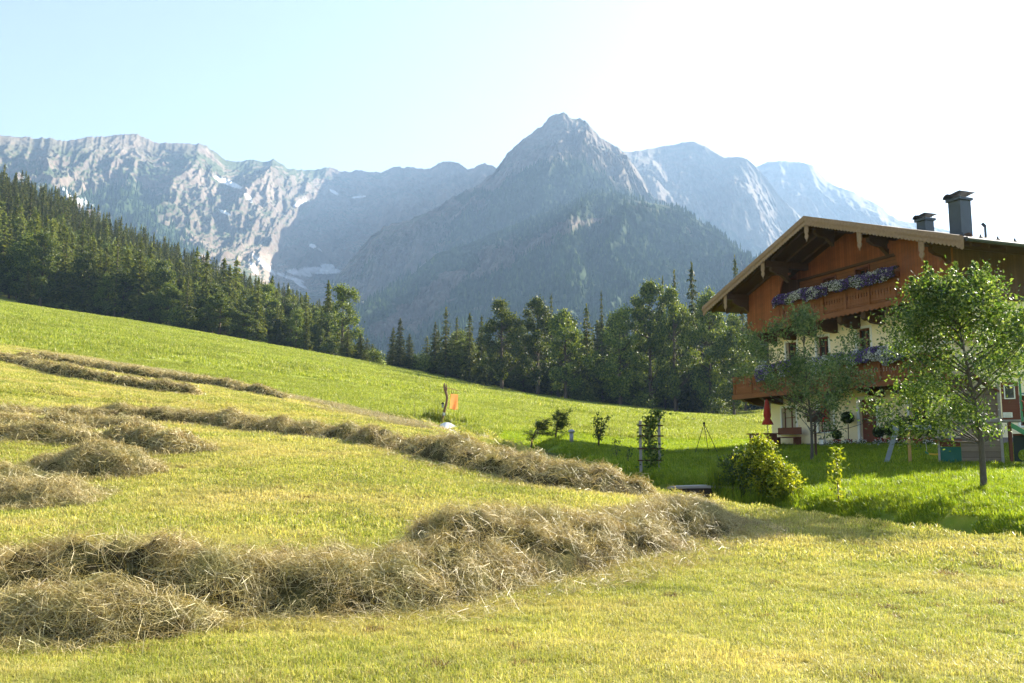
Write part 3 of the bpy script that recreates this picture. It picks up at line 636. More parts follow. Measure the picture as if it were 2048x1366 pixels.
def stand(px, top, d, kind, label, cat, group=None, wpx=None, parts=True):
    """a tree whose foot stands on the ground d metres ahead at column px and whose tip reaches row top"""
    p = put(px, d); b = ray(px, top)[1]; hh = CZ + b * d - p.z
    if kind[0] == 's': arr = SPA[int(kind[1])]; h0, w0 = SPR[int(kind[1])][:2]; me = SPM[int(kind[1])]; nm = 'spruce_tree'; lm = M['spruce']
    else: arr = BRA[int(kind[1])]; h0, w0 = [(17, 8.6), (18, 8.0), (15, 8.4), (18, 9.2), (16, 8.2)][int(kind[1])]; me = BRM[int(kind[1])]; nm = 'maple_tree'; lm = M['maple']
    s = hh / h0; sx = s if wpx is None else wpx / FPX * d * 1.02 / w0
    key = (nm, kind)
    if parts:
        o = empty(nm, p, random.uniform(0, 6.28)); o.scale = (sx, sx, s); tag(o, label, cat, group)
        if key in PARTS:
            for q in PARTS[key]: c = q.copy(); COL.objects.link(c); c.parent = o
        else:
            V, F, mb = arr
            c = link('crown', np_mesh(nm + '_crown', V, [F], [lm]), o); t = mb.build('trunk', M['bark'], o, sm=True); PARTS[key] = (c, t)
    else:
        o = link(nm, me, None, p); o.rotation_euler = (0, 0, random.uniform(0, 6.28)); o.scale = (sx, sx, s); tag(o, label, cat, group)
    return o
PARTS = {}
FRONT = [  # px, tip row, distance, kind, width in photo px, label
    (680, 574, 188, 'b4', 74, 'tall airy maple standing alone at the left end of the tree belt'),
    (797, 637, 172, 's0', 46, 'dark dense spruce, tallest of the small clump right of the lone maple'),
    (783, 655, 174, 's2', 40, 'dark spruce on the left side of the small clump'),
    (816, 668, 171, 's2', 44, 'low dark spruce on the right side of the small clump'),
    (890, 616, 166, 's1', 50, 'ragged dark spruce with drooping arms left of the first round maple'),
    (868, 646, 170, 's0', 44, 'short dark spruce left of the ragged drooping spruce'),
    (912, 634, 172, 's3', 34, 'narrow spruce just right of the ragged drooping spruce'),
    (938, 628, 164, 's0', 48, 'full dark spruce beside the narrow spruce'),
    (962, 632, 162, 's2', 44, 'dark spruce touching the left edge of the first round maple'),
    (1003, 604, 156, 'b0', 82, 'round pale green maple, first of the maple row from the left'),
    (1076, 601, 156, 'b1', 72, 'tall maple with a spruce tip rising behind its right shoulder'),
    (1104, 589, 172, 's3', 36, 'slim dark spruce poking up between two maples'),
    (1132, 624, 150, 'b2', 84, 'broad sunlit maple left of the pointed grey spruce'),
    (1176, 610, 152, 's0', 56, 'pointed greyish spruce with an even cone shape between maples'),
    (1206, 582, 168, 's3', 30, 'very thin tall spruce with sparse arms behind the pointed grey one'),
    (1242, 621, 150, 'b3', 90, 'wide low maple right of the thin tall spruce'),
    (1303, 571, 152, 'b1', 84, 'tall bright maple left of the three high dark spruces'),
    (1332, 554, 165, 's3', 34, 'slim dark spruce, leftmost of the three high spruces'),
    (1356, 543, 164, 's1', 40, 'middle one of the three high dark spruces'),
    (1352, 582, 150, 'b0', 72, 'maple in front of the three high dark spruces'),
    (1392, 528, 158, 's0', 64, 'highest and widest dark spruce of the belt near the farmhouse'),
    (1424, 590, 150, 'b3', 84, 'leafy maple below the highest spruce, close to the farmhouse roof'),
    (1481, 512, 200, 's1', 44, 'lonely spruce tip showing over the left eave of the farmhouse'),
    (1470, 660, 140, 'b2', 80, 'dark bushy maple in shade beside the farmhouse balcony'),
]
for px, top, d, kd, wp, lab in FRONT: stand(px, top, d, kd, lab, 'tree', None, wp)
g = np.random.default_rng(31)
for k in range(74):                                        # the rest of the belt behind the front row
    px = g.uniform(655, 1540); d = g.uniform(176, 235); base = np.interp(px, [650, 800, 900, 1100, 1400, 1540], [645, 672, 655, 640, 615, 620])
    stand(px, base + g.uniform(0, 45), d, 's%d' % g.integers(0, 4), 'dark spruce crowded into the second row of the tree belt', 'tree', 'spruces behind the front row of the belt', g.uniform(34, 52), False)
for k in range(44):                                        # tall shade trees just behind the front row
    px = 880 + 680 * (k + g.uniform(0, .9)) / 44; d = np.interp(px, [880, 1560], [176, 166]) + g.uniform(-3, 10)
    stand(px, np.interp(px, [880, 1100, 1300, 1420, 1560], [668, 640, 622, 600, 600]) + g.uniform(0, 40), d, ['s0', 's2', 'b3', 's1'][k % 4], 'tree of the belt standing close behind the front maples', 'tree', 'trees close behind the front maples', g.uniform(56, 74), False)
for k in range(26):                                        # low growth closing the foot of the belt
    px = g.uniform(880, 1520); d = np.interp(px, [700, 1000, 1500], [168, 160, 150]) + g.uniform(2, 12)
    kd = ['b2', 'b3', 's2', 's0'][k % 4]; nm = 'young maple' if kd[0] == 'b' else 'young spruce'
    stand(px, np.interp(px, [900, 1500], [700, 730]) + g.uniform(-30, 25), d, kd, nm + ' filling the shady foot of the tree belt', 'tree', nm + 's at the foot of the belt', g.uniform(50, 75), False)
for x, y in [(48, 74), (56, 68), (64, 74), (44, 90), (54, 98), (66, 92), (80, 100), (38, 118), (50, 124), (64, 128), (80, 130), (96, 112), (90, 84), (104, 96), (72, 112), (58, 140), (76, 150), (96, 146)]:
    kd = ['s0', 's1', 'b1', 's2'][int(x + y) % 4]; p = (x, y, h1(x, y)); me = (SPM if kd[0] == 's' else BRM)[int(kd[1])]
    o = link('spruce_tree' if kd[0] == 's' else 'maple_tree', me, None, p); o.scale = (.8, .8, .62); o.rotation_euler = (0, 0, x)
    tag(o, ('spruce' if kd[0] == 's' else 'maple') + ' in the wood continuing behind the farmhouse', 'tree', 'trees hidden behind the farmhouse')

# left hillside wood: the nearest trees one by one, the far ones behind as one mass
def build_hill():
    g = np.random.default_rng(41); P = []
    while len(P) < 2300:
        th = R(g.uniform(-40, -11.2)); r = math.sqrt(g.uniform(180 ** 2, 470 ** 2)); x, y = r * math.sin(th), r * math.cos(th)
        px = 1024 + FPX * math.tan(th) * 1.0
        edge = np.interp(px, [-200, 0, 60, 200, 330, 480, 640, 700], [196, 200, 205, 200, 196, 190, 188, 200]) + 4
        if y < edge or any((x - a) ** 2 + (y - b) ** 2 < (12 + .02 * y) for a, b in P[-400:]): 
            if g.random() > .02: continue
            if y < edge: continue
        P.append((x, y))
    P = np.array(P); o = np.argsort(np.hypot(P[:, 0], P[:, 1])); P = P[o]; px = 1024 + FPX * P[:, 0] / P[:, 1]
    Z = H(P[:, 0], P[:, 1]); n = len(P)
    light = fbm(P[:, 0] / 45, P[:, 1] / 45, 3) > .54 - .13 * (P[:, 1] < 240)  # more pale kinds along the lower edge carry its sunlit tone as leaf colour
    front = P[:, 1] < 228
    k = np.where(light, np.where(g.random(n) < .45, g.integers(4, 6, n), g.integers(6, 10, n)), g.integers(0, 4, n))
    sc = g.uniform(.5, .98, n) * np.where(k >= 6, .85, .9) * np.where((px > 420) & (px < 640) & (P[:, 1] < 215), .68, 1) * np.where(front & (px > 550), .85, 1) * (1 - .35 * smooth(230, 400, P[:, 1]))
    protos = SPM + BRM; vis = (px > -30) & (px < 720)
    sc *= 1 + .15 * smooth(330, 60, px)
    ind = np.zeros(n, bool); c = 0
    for q in range(n):
        if vis[q] and c < 250: ind[q] = True; c += 1
    for q in np.where(ind)[0]:
        kk = int(k[q]); nm = 'spruce_tree' if kk < 4 else 'larch_tree' if kk < 6 else 'broadleaf_tree'
        ob = link(nm, protos[kk], None, (P[q, 0], P[q, 1], Z[q])); s = sc[q]; ob.scale = (s * 1.1, s * 1.1, s * g.uniform(.9, 1.15)); ob.rotation_euler = (0, 0, g.uniform(0, 6.28))
        word = {'spruce_tree': 'dark spruce', 'larch_tree': 'light green larch', 'broadleaf_tree': 'rounded broadleaf tree'}[nm]
        zone = 'at the far left of the hillside wood' if px[q] < 220 else 'in the middle of the hillside wood' if px[q] < 440 else 'at the lower right end of the hillside wood'
        tag(ob, '%s %s above the meadow' % (word, zone), 'tree', '%ss %s' % (word, zone))
    r = ~ind; a = g.uniform(0, 6.28, r.sum())
    tag(scatter('hillside_forest', np.stack([P[r, 0], P[r, 1], Z[r]], -1), np.stack([0 * a, 0 * a, a], -1), sc[r], k[r], protos), 'dense mixed forest climbing the left hillside', 'forest', kind='stuff')
build_hill()
for px, top, d, kd, wp, lab in [(34, 540, 198, 's2', 46, 'small pale spruce standing forward at the far left meadow edge'), (62, 470, 203, 'b1', 60, 'tall bushy light tree behind the small pale spruce'),
                                (215, 455, 203, 's3', 40, 'slender spruce with bare lower trunk at the meadow edge'), (362, 545, 194, 's1', 46, 'ragged tall spruce above the low bush at the meadow edge'),
                                (430, 590, 193, 'b1', 62, 'full light green tree in the middle of the lower forest edge'), (480, 615, 192, 'b0', 60, 'light green tree right of the fullest one on the lower forest edge')]:
    stand(px, top, d, kd, lab, 'tree', None, wp)

# low bushes along the wood's foot
def bush_arrays(h, wd, n, leaf, seed, nc=30): return broad_arrays(h, wd, h * .12, nc, n, leaf, seed, .02, (.6, .45), .8, .25, sig=.11)
_b = [bush_arrays(3.2, 4.2, 1600, .17, 51), bush_arrays(2.6, 3.6, 1400, .17, 52)]; BUM = [tree_mesh('bush_mesh', a, M['maple'], M['bark']) for a in _b]
for px, d, s, lab in [(745, 183, 1.3, 'rounded bush at the meadow edge right of the lone maple'), (722, 186, .8, 'small bush beside the rounded bush at the meadow edge'), (848, 171, 1.2, 'bush at the foot of the ragged drooping spruce'),
                      (655, 187, 1.2, 'low bush at the foot of the lone maple'), (702, 186, 1.1, 'bush right under the lone maple'), (352, 195, 1.5, 'rounded bush under the ragged tall spruce on the left slope'), (372, 194, 1.0, 'smaller bush on the left slope beside the rounded one'),
                      (828, 174, 1.0, 'bush under the low dark spruce of the small clump'), (1162, 151, .9, 'pale bush at the foot of the pointed grey spruce'), (1285, 150, 1.2, 'sunlit bush at the shady foot of the belt'), (1440, 148, 1.0, 'pale sprig of bush in shade near the farmhouse')]:
    o = link('bush', BUM[int(px) % 2], None, put(px, d)); o.scale = (s, s, s * .85); o.rotation_euler = (0, 0, px); tag(o, lab, 'bush')

# ------------------------------------------------------------------ farmhouse (root at the foot of the gable front; local x along the front, y into the house)
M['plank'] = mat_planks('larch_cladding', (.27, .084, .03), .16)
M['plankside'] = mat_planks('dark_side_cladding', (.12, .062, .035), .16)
M['plankh'] = mat_planks('loggia_boards', (.24, .09, .034), .17, 'z')
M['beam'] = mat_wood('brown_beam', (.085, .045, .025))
M['rail'] = mat_wood('balcony_wood', (.22, .082, .032))
M['barge'] = mat_wood('weathered_barge_board', (.28, .19, .13), .8, .35, 6, 6, 6)
M['plaster'] = mat_plain('cream_plaster', (.88, .76, .52), .9, .06, 3, .1, 0, .1)
M['white'] = mat_plain('white_paint', (.78, .78, .76), .6, .05)
M['frame'] = mat_wood('window_wood', (.16, .055, .035))
M['plinth'] = mat_plain('plinth_stone', (.19, .16, .16), .9, .2)
M['roof'] = mat_planks('dark_roof_tiles', (.07, .055, .05), .34)
M['metal'] = mat_plain('dark_sheet_metal', (.05, .06, .075), .4, .15, 4, .5, .5)
M['zinc'] = mat_plain('chimney_sheet_metal', (.06, .072, .09), .45, .2, 3, .5, .3)
def glass_mat():
    t = NT('window_glass'); b = t.n('ShaderNodeBsdfPrincipled'); b.inputs['Base Color'].default_value = (.03, .035, .035, 1); b.inputs['Roughness'].default_value = .06; b.inputs['Specular IOR Level'].default_value = .8
    return t.surf(b.outputs[0])
M['glass'] = glass_mat()
M['curtain'] = mat_plain('cream_curtain', (.5, .45, .33), .9, .15, 9)
def flower_mat(name, a, b): return mat_leaf(name, [(0, a), (1, b)], .3, (1.1, 1.1, 1.1), .1, 0)
M['purple'] = flower_mat('purple_petals', (.10, .06, .26), (.27, .18, .50))
M['whitefl'] = flower_mat('white_petals', (.62, .63, .62), (.85, .85, .82))
M['redfl'] = flower_mat('orange_red_petals', (.6, .09, .02), (.8, .22, .05))

house = empty('farmhouse', (HC[0], HC[1], HZ), math.atan2(HX[1], HX[0]))
tag(house, 'alpine farmhouse with wooden gable, cream walls and flower balconies', 'farmhouse')
def hp(x, y, z): return Vector((HC[0] + HX[0] * x + HY[0] * y, HC[1] + HX[1] * x + HY[1] * y, HZ + z))
HROT = math.atan2(HX[1], HX[0])
def rz_(x): return 10.45 - .34 * abs(x)                     # roof top
HOLES = [(-5.1, -4.25, 4.2, 5.3), (-2.75, -1.9, 4.2, 5.3), (0, .85, 4.2, 5.35), (3.0, 3.85, 4.2, 5.35), (5.0, 5.8, 4.2, 5.35),
         (-5.62, -4.5, .68, 1.98), (-2.85, -1.8, .72, 2.02), (-.05, 1.0, .0, 2.12), (2.9, 3.9, .8, 2.0), (5.0, 5.9, .8, 2.0)]
def holed(mb, x0, x1, z0, z1, holes, y, dep, f=lambda x, y, z: (x, y, z)):
    xs = sorted({x0, x1, *[h[0] for h in holes], *[h[1] for h in holes]}); zs = sorted({z0, z1, *[h[2] for h in holes], *[h[3] for h in holes]})
    for a, b in zip(xs[:-1], xs[1:]):
        for c, d in zip(zs[:-1], zs[1:]):
            if any(h[0] <= a and b <= h[1] and h[2] <= c and d <= h[3] for h in holes): continue
            mb.add([f(a, y, c), f(b, y, c), f(b, y, d), f(a, y, d)], [(0, 1, 2, 3)])
    for a, b, c, d in holes:
        mb.add([f(a, y, c), f(b, y, c), f(b, y, d), f(a, y, d), f(a, y + dep, c), f(b, y + dep, c), f(b, y + dep, d), f(a, y + dep, d)], [(0, 4, 5, 1), (1, 5, 6, 2), (2, 6, 7, 3), (3, 7, 4, 0)])
    return mb
side = lambda x, y, z: (6.5 - y, x, z)                      # maps a wall strip onto the right-hand side wall
SHOLES = [(3.2, 4.1, 4.2, 5.2), (7, 7.9, 4.2, 5.2), (3.2, 4.2, .8, 2.0), (7, 8, .8, 2.0)]
wl = holed(MB(), -6.5, 6.5, .34, 5.9, HOLES[:-0 or None], 1.2, .3) if False else MB()
holed(wl, -6.5, 6.5, 0.0, 5.9, HOLES, 1.2, .3); holed(wl, 1.2, 14.5, 0.0, 5.9, SHOLES, 0, .3, side)
wl.add([(-6.5, 1.2, 0), (-6.5, 14.5, 0), (-6.5, 14.5, 5.9), (-6.5, 1.2, 5.9)], [(0, 1, 2, 3)]).add([(-6.5, 14.5, 0), (6.5, 14.5, 0), (6.5, 14.5, 5.9), (-6.5, 14.5, 5.9)], [(0, 3, 2, 1)])
wl.build('wall', M['plaster'], house)
pb = MB().box(-6.53, -.22, 1.165, 1.5, -.9, .16).box(1.17, 6.53, 1.165, 1.5, -.9, .34).box(6.2, 6.535, 1.5, 14.5, -.9, .34).box(-6.53, -6.2, 1.5, 14.5, -.9, .3).box(-.22, 1.17, 1.1, 1.5, -.9, -.01)
pb.build('plinth', M['plinth'], house)
def window(x0, x1, z0, z1, y, white=True, f=lambda x, y, z: (x, y, z), name='window', curtain=False):
    def bx(mb, a, b, c, d, e, g_): 
        t = MB().box(a, b, c, d, e, g_); t.v = [f(*v) for v in t.v]; mb.add(t.v, t.f)
    w_ = MB(); q = .11
    if white:
        for a, b, e, h_ in ((x0 - q, x0, z0, z1 + q), (x1, x1 + q, z0, z1 + q), (x0, x1, z1, z1 + q)): bx(w_, a, b, y - .025, y + .05, e, h_)
        bx(w_, x0 - q - .04, x1 + q + .04, y - .09, y + .05, z0 - .07, z0)
    else:
        for a, b, e, h_ in ((x0 - .09, x0, z0, z1 + .09), (x1, x1 + .09, z0, z1 + .09), (x0, x1, z1, z1 + .09)): bx(w_, a, b, y - .04, y + .05, e, h_)
    o = w_.build(name, M['white'] if white else M['frame'], house)
    fr = MB(); yy = y + .17; r_ = .06
    for a, b, e, h_ in ((x0 + .002, x0 + r_, z0 + .002, z1 - .002), (x1 - r_, x1 - .002, z0 + .002, z1 - .002), (x0 + r_, x1 - r_, z1 - r_, z1 - .002), (x0 + r_, x1 - r_, z0 + .002, z0 + r_), ((x0 + x1) / 2 - .035, (x0 + x1) / 2 + .035, z0 + r_, z1 - r_)): bx(fr, a, b, yy, yy + .06, e, h_)
    zc = z0 + (z1 - z0) * .62
    for a, b in ((x0 + r_, (x0 + x1) / 2 - .035), ((x0 + x1) / 2 + .035, x1 - r_)): bx(fr, a, b, yy + .01, yy + .05, zc - .015, zc + .015)
    fr.build('frame', M['frame'], o)
    pn = MB(); bx(pn, x0 + .002, x1 - .002, yy + .065, yy + .07, z0 + .002, z1 - .002); pn.build('pane', M['glass'], o)
    if curtain:
        cu = MB(); n = 14
        for k in range(n):
            a = x0 + r_ + (x1 - x0 - 2 * r_) * k / n; b = x0 + r_ + (x1 - x0 - 2 * r_) * (k + 1) / n
            cu.add([f(a, yy + .03 + .008 * (k % 2), z0 + r_), f(b, yy + .03 + .008 * ((k + 1) % 2), z0 + r_), f(b, yy + .03 + .008 * ((k + 1) % 2), z1 - r_), f(a, yy + .03 + .008 * (k % 2), z1 - r_)], [(0, 1, 2, 3)])
        cu.build('curtain', M['curtain'], o)
for k, h_ in enumerate(HOLES):
    if k != 7: window(*h_, 1.2, curtain=k in (5, 6))
for h_ in SHOLES: window(*h_, 0, f=side)
x0, x1, z0, z1 = HOLES[7]; dm = MB()
for a, b, e, h_ in ((x0 - .15, x0, 0, z1 + .15), (x1, x1 + .15, 0, z1 + .15), (x0, x1, z1, z1 + .15)): dm.box(a, b, 1.17, 1.25, e, h_)
do = dm.build('door_surround', M['white'], house)
d2 = MB().box(x0 + .002, x1 - .002, 1.34, 1.40, .002, z1 - .002)
for a, b in ((.12, .62), (.72, 1.25)): d2.box(x0 + .13, x1 - .13, 1.32, 1.339, a, b)
d2.prism([(x0 + .13, 1.35), (x1 - .13, 1.35), (x1 - .13, 1.75)] + [(x0 + .525 + .395 * math.cos(q), 1.75 + .22 * math.sin(q)) for q in np.linspace(.2, 2.94, 7)] + [(x0 + .13, 1.75)], 1.32, 1.339)
dd_ = d2.build('door', M['frame'], house); MB().tube([(x1 - .1, 1.33, 1.0), (x1 - .1, 1.26, 1.0), (x1 - .2, 1.26, 1.0)], .013).build('handle', M['metal'], dd_)
# upper storey: gable panels, loggia, side cladding
def roofu(x): return rz_(x) - .27
def gpanel(s):
    arc = [(4.35, roofu(4.35)), (4.0, 8.42)] + [(3.95 - .95 + .95 * 1.0 - (3.95 - 3.05) * 0 - .9 * (1 - math.cos(q)), 8.42 - 1.25 * math.sin(q) * 0 - 0) for q in ()]
    curve_ = [(3.05, 8.44), (3.35, 8.38), (3.62, 8.22), (3.8, 7.95), (3.9, 7.6), (3.95, 7.3), (3.95, 6.1)]
    poly = [(6.62, 6.1), (6.62, roofu(6.62)), (4.6, roofu(4.6)), (3.05, 8.52)] + curve_
    mb = MB().prism([(s * a, b) for a, b in poly], 0, .09); return mb
for s in (-1, 1): gpanel(s).build('gable_panel', M['plank'], house)
bw = MB().prism([(-6.5, 8.35), (6.5, 8.35 - .0), (6.5, roofu(6.5) - .0)] if False else [(-5.3, 8.38), (5.3, 8.38), (0, roofu(0) - .02)], 1.25, 1.32); bw.build('gable_top_boarding', M['plank'], house)
lw = MB(); LH = [(-2.15, -1.35, 6.14, 8.1), (.05, .85, 6.75, 8.15)]
holed(lw, -6.5, 6.5, 6.1, 8.38, LH, 1.3, .2); lw.build('loggia_wall', M['plankh'], house)
for h_ in LH: window(*h_, 1.3, False)
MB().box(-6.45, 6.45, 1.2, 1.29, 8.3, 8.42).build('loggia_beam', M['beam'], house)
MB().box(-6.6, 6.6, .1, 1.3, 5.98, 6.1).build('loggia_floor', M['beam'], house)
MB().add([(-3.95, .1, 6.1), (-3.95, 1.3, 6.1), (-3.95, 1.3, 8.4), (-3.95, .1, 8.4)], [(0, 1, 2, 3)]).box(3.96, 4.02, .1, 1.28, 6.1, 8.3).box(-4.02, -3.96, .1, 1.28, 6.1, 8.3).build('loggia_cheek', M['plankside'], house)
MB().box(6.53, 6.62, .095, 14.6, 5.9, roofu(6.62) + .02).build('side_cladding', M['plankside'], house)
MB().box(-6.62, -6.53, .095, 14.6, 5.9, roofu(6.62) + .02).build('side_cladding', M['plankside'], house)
MB().box(6.45, 6.66, -.02, .085, 6.05, roofu(6.6)).build('corner_board', M['rail'], house)
MB().box(6.5, 6.66, .1, 14.6, 5.78, 5.9).build('side_sill_beam', M['beam'], house)
sl = MB(); n = 90
top = [(-6.66, 6.1), (6.66, 6.1)]; bot = [(6.66 - 13.32 * k / n, 5.86 - .035 * abs(math.sin(k * math.pi / 2.0)) if k % 2 else 5.9) for k in range(n + 1)]
sl.prism(top + bot, -.05, -.002).build('scalloped_sill_board', M['rail'], house)
MB().box(-6.6, 6.6, .0, .22, 5.88, 6.0).build('gable_sill_beam', M['beam'], house)
for x in (-5.9, -4.35, -2.85, -1.35, .15, 1.65, 3.15, 4.65, 6.1):
    MB().prism([(1.2, 5.98), (.12, 5.98), (.12, 5.62), (.3, 5.5), (.42, 5.54), (.6, 5.42), (1.2, 5.36)], x - .14, x + .14, 'x').build('corbel', M['beam'], house)
def balustrade(x0, x1, z0, z1, y, posts, nm, f=lambda x, y, z: (x, y, z)):
    mb = MB(); w_ = .17; n = int((x1 - x0) / w_); w_ = (x1 - x0) / n; h = z1 - z0
    for k in range(n):
        a = x0 + k * w_ + .006; b = a + w_ - .012; c = .035
        t = MB().prism([(a, z0), (b, z0), (b, z0 + h * .42), (b - c, z0 + h * .48), (b - c * .4, z0 + h * .54), (b - c, z0 + h * .6), (b, z0 + h * .66), (b, z1), (a, z1), (a, z0 + h * .66), (a + c, z0 + h * .6), (a + c * .4, z0 + h * .54), (a + c, z0 + h * .48), (a, z0 + h * .42)], y, y + .03)
        mb.add([f(*v) for v in t.v], t.f)
    o = mb.build(nm, M['rail'], house)
    t = MB().box(x0 - .05, x1 + .05, y - .07, y + .09, z1, z1 + .07).box(x0, x1, y - .035, y - .002, z0 + h * .1, z0 + h * .2).box(x0, x1, y - .035, y - .002, z0 + h * .84, z0 + h * .95); t.v = [f(*v) for v in t.v]; t.build('rail', M['rail'], o)
    for p in posts:
        t = MB().box(p - .06, p + .06, y - .06, y - .037, z0 - .05, z1 + .0); t.v = [f(*v) for v in t.v]; t.build('post', M['rail'], o)
balustrade(-3.93, 3.93, 6.14, 7.0, .02, [-3.7, -2.2, -.75, .75, 2.2, 3.7], 'loggia_balustrade')
# lower balcony wraps round the left corner
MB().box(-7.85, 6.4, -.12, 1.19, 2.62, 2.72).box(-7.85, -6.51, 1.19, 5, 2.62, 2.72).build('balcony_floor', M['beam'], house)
MB().box(-7.9, 6.45, -.22, -.13, 2.52, 2.74).box(-7.95, -7.86, -.13, 5, 2.52, 2.74).build('balcony_fascia', M['rail'], house)
balustrade(-7.84, 6.4, 2.74, 3.62, -.16, [-7.7, -6.2, -4.7, -3.2, -1.7, -.2, 1.3, 2.8, 4.3, 5.8], 'balcony_balustrade')
balustrade(-.1, 5, 2.74, 3.62, 0, [.1, 1.6, 3.2, 4.8], 'balcony_balustrade', lambda x, y, z: (-7.86 + y, x, z))
for x in (-7.2, -5.6, -3.95, -1.4, 1.4, 2.9, 4.5, 6.0):
    MB().prism([(1.2, 2.62), (-.1, 2.62), (-.1, 2.5), (.1, 2.36), (.3, 2.38), (.6, 2.24), (1.2, 2.16)], x - .14, x + .14, 'x').build('corbel', M['beam'], house)
# roof
rf = MB()
for s in (-1, 1): rf.prism([(0, rz_(0)), (s * 8.54, rz_(8.54)), (s * 8.54, rz_(8.54) - .1), (0, rz_(0) - .1)], -1.44, 15.4)
roof = rf.build('roof', M['roof'], house)
so_ = MB()
for s in (-1, 1): so_.prism([(0, rz_(0) - .103), (s * 8.45, rz_(8.45) - .103), (s * 8.45, rz_(8.45) - .2), (0, rz_(0) - .2)], -1.38, 15.3)
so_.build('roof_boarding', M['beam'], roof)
for x in (-6.55, -3.3, 0, 3.3, 6.55):
    MB().box(x - .13, x + .13, -1.3, 14, rz_(x) - .56, rz_(x) - .24 - (.0 if x else .03)).build('purlin', M['beam'], house)
    z = rz_(x) - .32
    MB().prism([(x - .13, z), (x + .13, z), (x + .13, z - .42), (x + .08, z - .5), (x + .13, z - .6), (x + .07, z - .72), (x + .03, z - .74), (x, z - .86), (x - .03, z - .74), (x - .07, z - .72), (x - .13, z - .6), (x - .08, z - .5), (x - .13, z - .42)], -1.40, -1.36).build('carved_pendant', M['barge'], roof)
    MB().prism([(.08, z - .24), (-.95, z - .24), (-.95, z - .42), (-.7, z - .55), (-.3, z - .62), (.08, z - .95)], x - .1, x + .1, 'x').build('purlin_bracket', M['beam'], house)
for x in np.arange(-7.6, 7.7, 1.26):
    pass
rfm = MB()
for k in range(9):
    y = -1.0 + k * .9
    if y > 1.2: break
    for s in (-1, 1): rfm.prism([(s * .05, rz_(0) - .203), (s * 8.4, rz_(8.4) - .203), (s * 8.4, rz_(8.4) - .34), (s * .05, rz_(0) - .34)], y, y + .12)
rfm.build('rafter_pair', M['beam'], roof)
for s in (-1, 1):
    n = 46; lo = []
    for k in range(n * 4 + 1):
        x = 8.56 * k / (n * 4); lo.append((s * x, rz_(x) - .36 - .075 * abs(math.sin(math.pi * k / 4)) - (.06 if x > 8.3 else 0)))
    bb = MB().prism([(0, rz_(0) - .03)] + [(s * 8.56, rz_(8.56) - .03)] + lo[::-1], -1.47, -1.44)
    bb.prism([(0, rz_(0) + .03), (s * 8.58, rz_(8.58) + .03), (s * 8.58, rz_(8.58) - .17), (0, rz_(0) - .17)], -1.515, -1.473)
    bb.prism([(0, rz_(0) - .171), (s * 8.57, rz_(8.57) - .171), (s * 8.57, rz_(8.57) - .215), (0, rz_(0) - .215)], -1.50, -1.472)
    bb.build('barge_board', M['barge'], roof)
MB().tube([(8.66, -1.42, 7.44), (8.66, 15.4, 7.44)], .085, 8).build('gutter', M['metal'], roof)
MB().tube([(-8.66, -1.42, 7.44), (-8.66, 15.4, 7.44)], .085, 8).build('gutter', M['metal'], roof)
for y in np.arange(0, 8, .9): MB().box(7.2, 7.26, y, y + .03, rz_(7.23) - .02, rz_(7.23) + .14).box(7.15, 7.3, y - .03, y + .06, rz_(7.2) - .01, rz_(7.2) + .025).build('snow_guard', M['metal'], roof)
def chimney(x, y, wx, wy, zt):
    c = MB().box(x - wx / 2, x + wx / 2, y - wy / 2, y + wy / 2, 8.4, zt).build('chimney', M['zinc'], house)
    e = .07; cp = MB().box(x - wx / 2 - e, x + wx / 2 + e, y - wy / 2 - e, y + wy / 2 + e, zt, zt + .11)
    for a in (-1, 1):
        for b in (-1, 1): cp.tube([(x + a * wx * .4, y + b * wy * .4, zt + .1), (x + a * wx * .4, y + b * wy * .4, zt + .36)], .012, 5)
    pr = [(-.78, .13), (-.72, .28), (-.6, .40), (-.45, .47), (-.3, .46), (-.15, .38), (0, .36), (.2, .40), (.45, .44), (.75, .46)]   # wavy cowl
    pts = [(x + u * wx * .95, zt + .11 + v * wx * .82) for u, v in pr]; low = [(a, b - .025) for a, b in pts][::-1]
    cp.prism(pts + low, y - wy * .72, y + wy * .72); cp.build('cowl', M['metal'], c)
chimney(3.4, 4.2, .64, .64, 10.8); chimney(1.25, 4.4, .52, .52, 10.45)
MB().tube([(4.3, 4.6, 9), (4.3, 4.6, 9.55)], .05).tube([(4.3, 4.6, 9.5), (4.3, 4.45, 9.6)], .07).build('vent_pipe', M['metal'], house)

